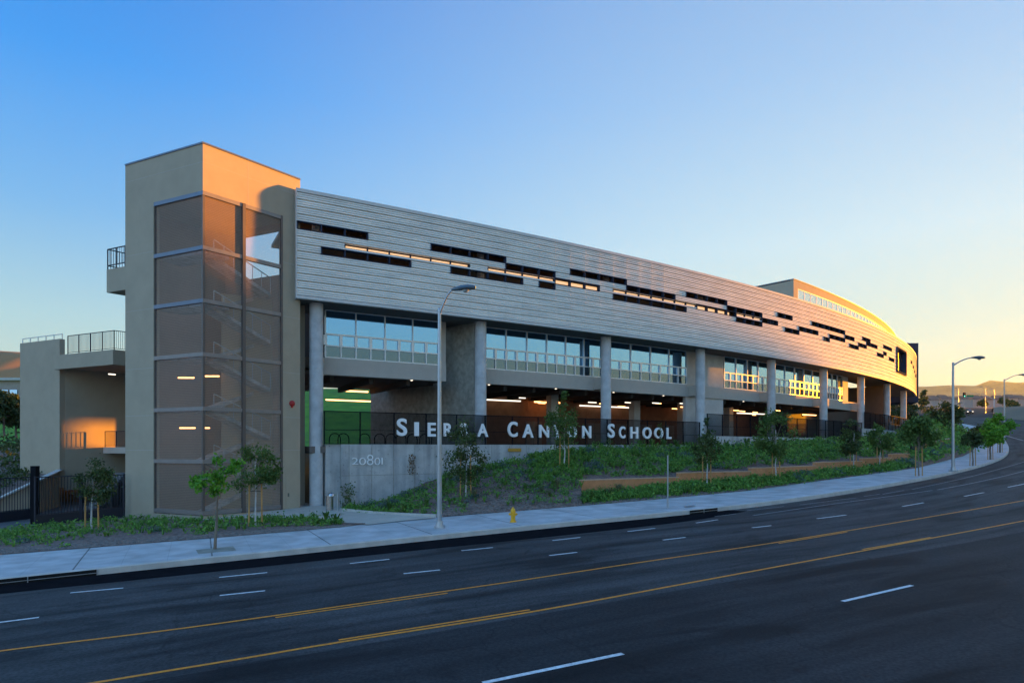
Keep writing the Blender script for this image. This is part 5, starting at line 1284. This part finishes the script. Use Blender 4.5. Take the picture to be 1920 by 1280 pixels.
def ridge(name, pts, depth, m, base=-5, rough=14., seed=0., nx=8, ny=22):
    """terrain rising from the near foot to a crest line (points: plan x, y, crest height) and falling behind"""
    L = smooth_line([Vector(p) for p in pts], nx); mb = MB(); k = 2*ny+1
    for i, c in enumerate(L):
        d = L[min(i+1, len(L)-1)]-L[max(i-1, 0)]; d.z = 0; d.normalize(); n = Vector((d.y, -d.x, 0))
        for j in range(-ny, ny+1):
            t = j/ny; q = c+n*depth*t; h = base+(c.z-base)*(1-abs(t))**1.15
            f = noise.fractal(Vector((q.x/depth*2.2, q.y/depth*2.2, seed)), 1.0, 2.0, 6); h += f*rough*(1-abs(t))*(abs(t)**.5 if abs(t) < .06 else 1)*1.0
            mb.v.append((q.x, q.y, h))
    for i in range(len(L)-1):
        for j in range(k-1): a = i*k+j; mb.f.append((a, a+1, a+1+k, a+k))
    return mb.build(name, m, kind='structure', smooth=True)
def crest(pix, Y): return [tuple(at(x, y, Y)) for x, y in pix]
ridge('hills', crest([(1380,735),(1500,730),(1620,729),(1725,725),(1785,722),(1830,723),(1845,717),(1858,713),(1875,715),(1896,717),(1925,728),(1990,722),(2060,742)], 2600), 1500, M['hill_dry'], base=20, rough=70, nx=10, ny=34)
ridge('left_hill', [(-420,200,48),(-330,195,44),(-250,185,36),(-190,178,31),(-150,180,27.5),(-132,182,26.5),(-110,190,25),(-80,205,20)], 75, M['hill_dry'], base=4, rough=2.5, seed=3.)
# hillside added out of frame, crest shaped to keep the street and the building's near foot in shade
def pq(p, q, z): return (.848*p+.53*q, .53*p-.848*q, z)
TE = math.tan(SUN_EL)
RC = [(-92,-14),(-84,7),(-76,8),(-70,-2),(-66,-10),(-60,-6),(-55,-1),(-52,1.5),(-48.5,5.5),(-46,9.8),(-44.3,12.6),(-43.4,14.2),(-42.5,15.2),(-40,15.2),(-34,12),(-28,9.5),(0,9),(40,9),(90,4)]
ridge('right_shade_hill', [pq(310, q, zs+(310-45)*TE) for q, zs in RC], 60, M['hill_dry'], base=0, rough=.8, seed=8., nx=5, ny=14)
# brown bank and houses beyond the far side of the road
mb = MB(); A = [at(1868, 790, 175), at(1920, 789, 160), at(2150, 785, 150)]; B = [at(1858, 771, 230), at(1920, 764, 215), at(2150, 757, 205)]
for a, b in zip(A, B): a.z = zr(a.x, a.y)-.1; mb.v += [tuple(a), tuple(a.lerp(b, .5)+Vector((0,0,2.2))), tuple(b)]
for i in range(2):
    for j in range(2): k = i*3+j; mb.f.append((k, k+3, k+4, k+1))
mb.build('far_bank', M['dirt'], kind='structure', smooth=True)
hp = None; rr = random.Random(2)
HP = [(1745,764,330),(1765,761,360),(1786,760,380),(1806,761,340),(1826,761,360),(1846,761,380),(1868,762,340),(1890,760,330),(1908,761,350)]
for i, (x, y, Y) in enumerate(HP):
    p = at(x, y, Y); w_ = 9/F*Y*.85; h_ = 3.6
    hs = empty('far_house', p, 'small pale house with a low roof, far off where the road ends', 'house', 'distant houses at the end of the road')
    mb = MB(); mb.box((p.x, p.y, p.z+h_/2-.8), (w_, 4, h_/2+.8)); mb.build('wall', M['house'], hs)
    mb = MB(); a = Vector((p.x, p.y, p.z+h_)); X = Vector((w_+.5,0,0)); Yv = Vector((0,4.5,0)); Zv = Vector((0,0,1.8+rr.random()))
    mb.quad(a-X-Yv, a+X-Yv, a+X*.8+Zv, a-X*.8+Zv); mb.quad(a+X+Yv, a-X+Yv, a-X*.8+Zv, a+X*.8+Zv); mb.tri(a-X+Yv, a-X-Yv, a-X*.8+Zv); mb.tri(a+X-Yv, a+X+Yv, a+X*.8+Zv); mb.build('roof', M['tile'], hs)
for i, (x, yb, yt, R, Y, lab) in enumerate(((1733,772,730,6,210,'tall dark cypress beside the building\'s far end'),(1842,762,750,8,300,'round dark tree among the far houses, left of the signal pole'),(1880,760,746,9,290,'round dark tree among the far houses, right of the signal pole'),(1727,775,735,4,215,'second dark cypress half hidden by the building\'s far end'),(1897,766,752,10,240,'dark tree on the brown bank at the right edge'))):
    p = at(x, yb, Y); tree(p, (yb-yt)/F*Y, R/F*Y, (yb-yt)/F*Y*.85, lab, 'distant trees beyond the road', M['bark'], M['leaf_dark'], n=700, size=.9, stakes=False, seed=60+i, tr=.2)
# traffic signal
p = at(1864, 772, 205); p.z = zr(p.x, p.y); t = empty('traffic_signal', p, 'traffic signal mast with a green light and green street sign over the far road', 'traffic light')
mb = MB(); top = Vector((p.x, p.y, (838-746)/F*205)); mb.tube([p, top], [.16,.12], 8); mb.build('pole', M['galv'], t)
e = at(1806, 738, 205); mb = MB(); mb.tube([top-Vector((0,0,.4)), top.lerp(e, .4)+Vector((0,0,.8)), e+Vector((0,0,.2))], [.1,.08,.05], 6); mb.build('mast_arm', M['galv'], t)
q = at(1808, 740, 204.8); mb = MB(); mb.box(q, (.35,.15,.75)); hd = mb.build('signal_head', M['black'], t)
for k, m in ((.45,'tail'),(0,'black'),(-.42,'signal_green')):
    mb = MB(); disc(mb, q+Vector((0,-.16,k)), (0,-1,0), [(.2,0),(.2,.03),(.1,.06)], 10); mb.build('lens', M[m], hd)
q = at(1819, 742, 204.8); mb = MB(); mb.box(q, (1.1,.04,.3)); mb.build('street_sign', M['sign_green'], t)
# car
p = at(1815, 777, 205); p.z = zr(p.x, p.y); Yc = p.y
for Yc in [150+2*k for k in range(60)]:
    p = at(1815, 777, Yc)
    if zr(p.x, p.y) >= p.z: break
p.z = zr(p.x, p.y)+.02
car = empty('parked_car', p, 'dark car driving towards us on the far road', 'car'); car.name = 'car'
fw = Vector((-.35, -.94, 0)).normalized(); sdv = Vector((fw.y*-1, fw.x, 0)); W = .95
def carpt(l, s_, z): return p+fw*l+sdv*s_+Vector((0,0,z))
def section(mb, prof, W0, W1):
    n = len(mb.v); k = len(prof)
    for s_ in (-1, 1):
        for (l, z) in prof: mb.v.append(tuple(carpt(l, s_*(W0 if z < 1.0 else W1), z)))
    mb.f.append(tuple(range(n, n+k))); mb.f.append(tuple(n+2*k-1-i for i in range(k)))
    for i in range(k): j = (i+1) % k; mb.f.append((n+i, n+k+i, n+k+j, n+j))
mb = MB(); section(mb, [(-2.3,.35),(2.3,.35),(2.35,.7),(2.1,.95),(1.1,1.05),(-2.1,1.1),(-2.35,.8)], W, W*.97); section(mb, [(.95,1.06),(.25,1.62),(-1.7,1.62),(-2.2,1.1)], W*.9, W*.8); mb.build('body', M['car_body'], car)
mb = MB(); mb.quad(carpt(.98,-.72,1.1), carpt(.98,.72,1.1), carpt(.33,.66,1.58), carpt(.33,-.66,1.58)); mb.build('windscreen', M['car_glass'], car)
for s_ in (-1, 1):
    mb = MB(); mb.quad(carpt(.7,s_*.87,1.12), carpt(.22,s_*.8,1.56), carpt(-1.6,s_*.8,1.56), carpt(-2.0,s_*.87,1.14)); mb.build('side_window', M['car_glass'], car)
    mb = MB(); mb.box(carpt(2.3, s_*.65, .75), (.06,.2,.1), fw, sdv); mb.build('headlight', M['headlight'], car)
    for l in (1.4, -1.4): mb = MB(); mb.tube([carpt(l, s_*.78, .34), carpt(l, s_*.98, .34)], .34, 12); mb.build('wheel', M['tyre'], car)

# ------------------------------------------------------------------ evening haze over the valley
HZ = bpy.data.materials.new('haze_air'); HZ.use_nodes = True; n_ = HZ.node_tree
n_.nodes.remove(n_.nodes['Principled BSDF']); pv = n_.nodes.new('ShaderNodeVolumePrincipled')
pv.inputs['Color'].default_value = (.74,.95,.93,1); pv.inputs['Density'].default_value = 0.5e-4; pv.inputs['Anisotropy'].default_value = .45
n_.links.new(pv.outputs[0], n_.nodes['Material Output'].inputs['Volume'])
mb = MB(); mb.box((0, 1600, 138), (3300, 2900, 168)); mb.build('haze', HZ, kind='stuff')
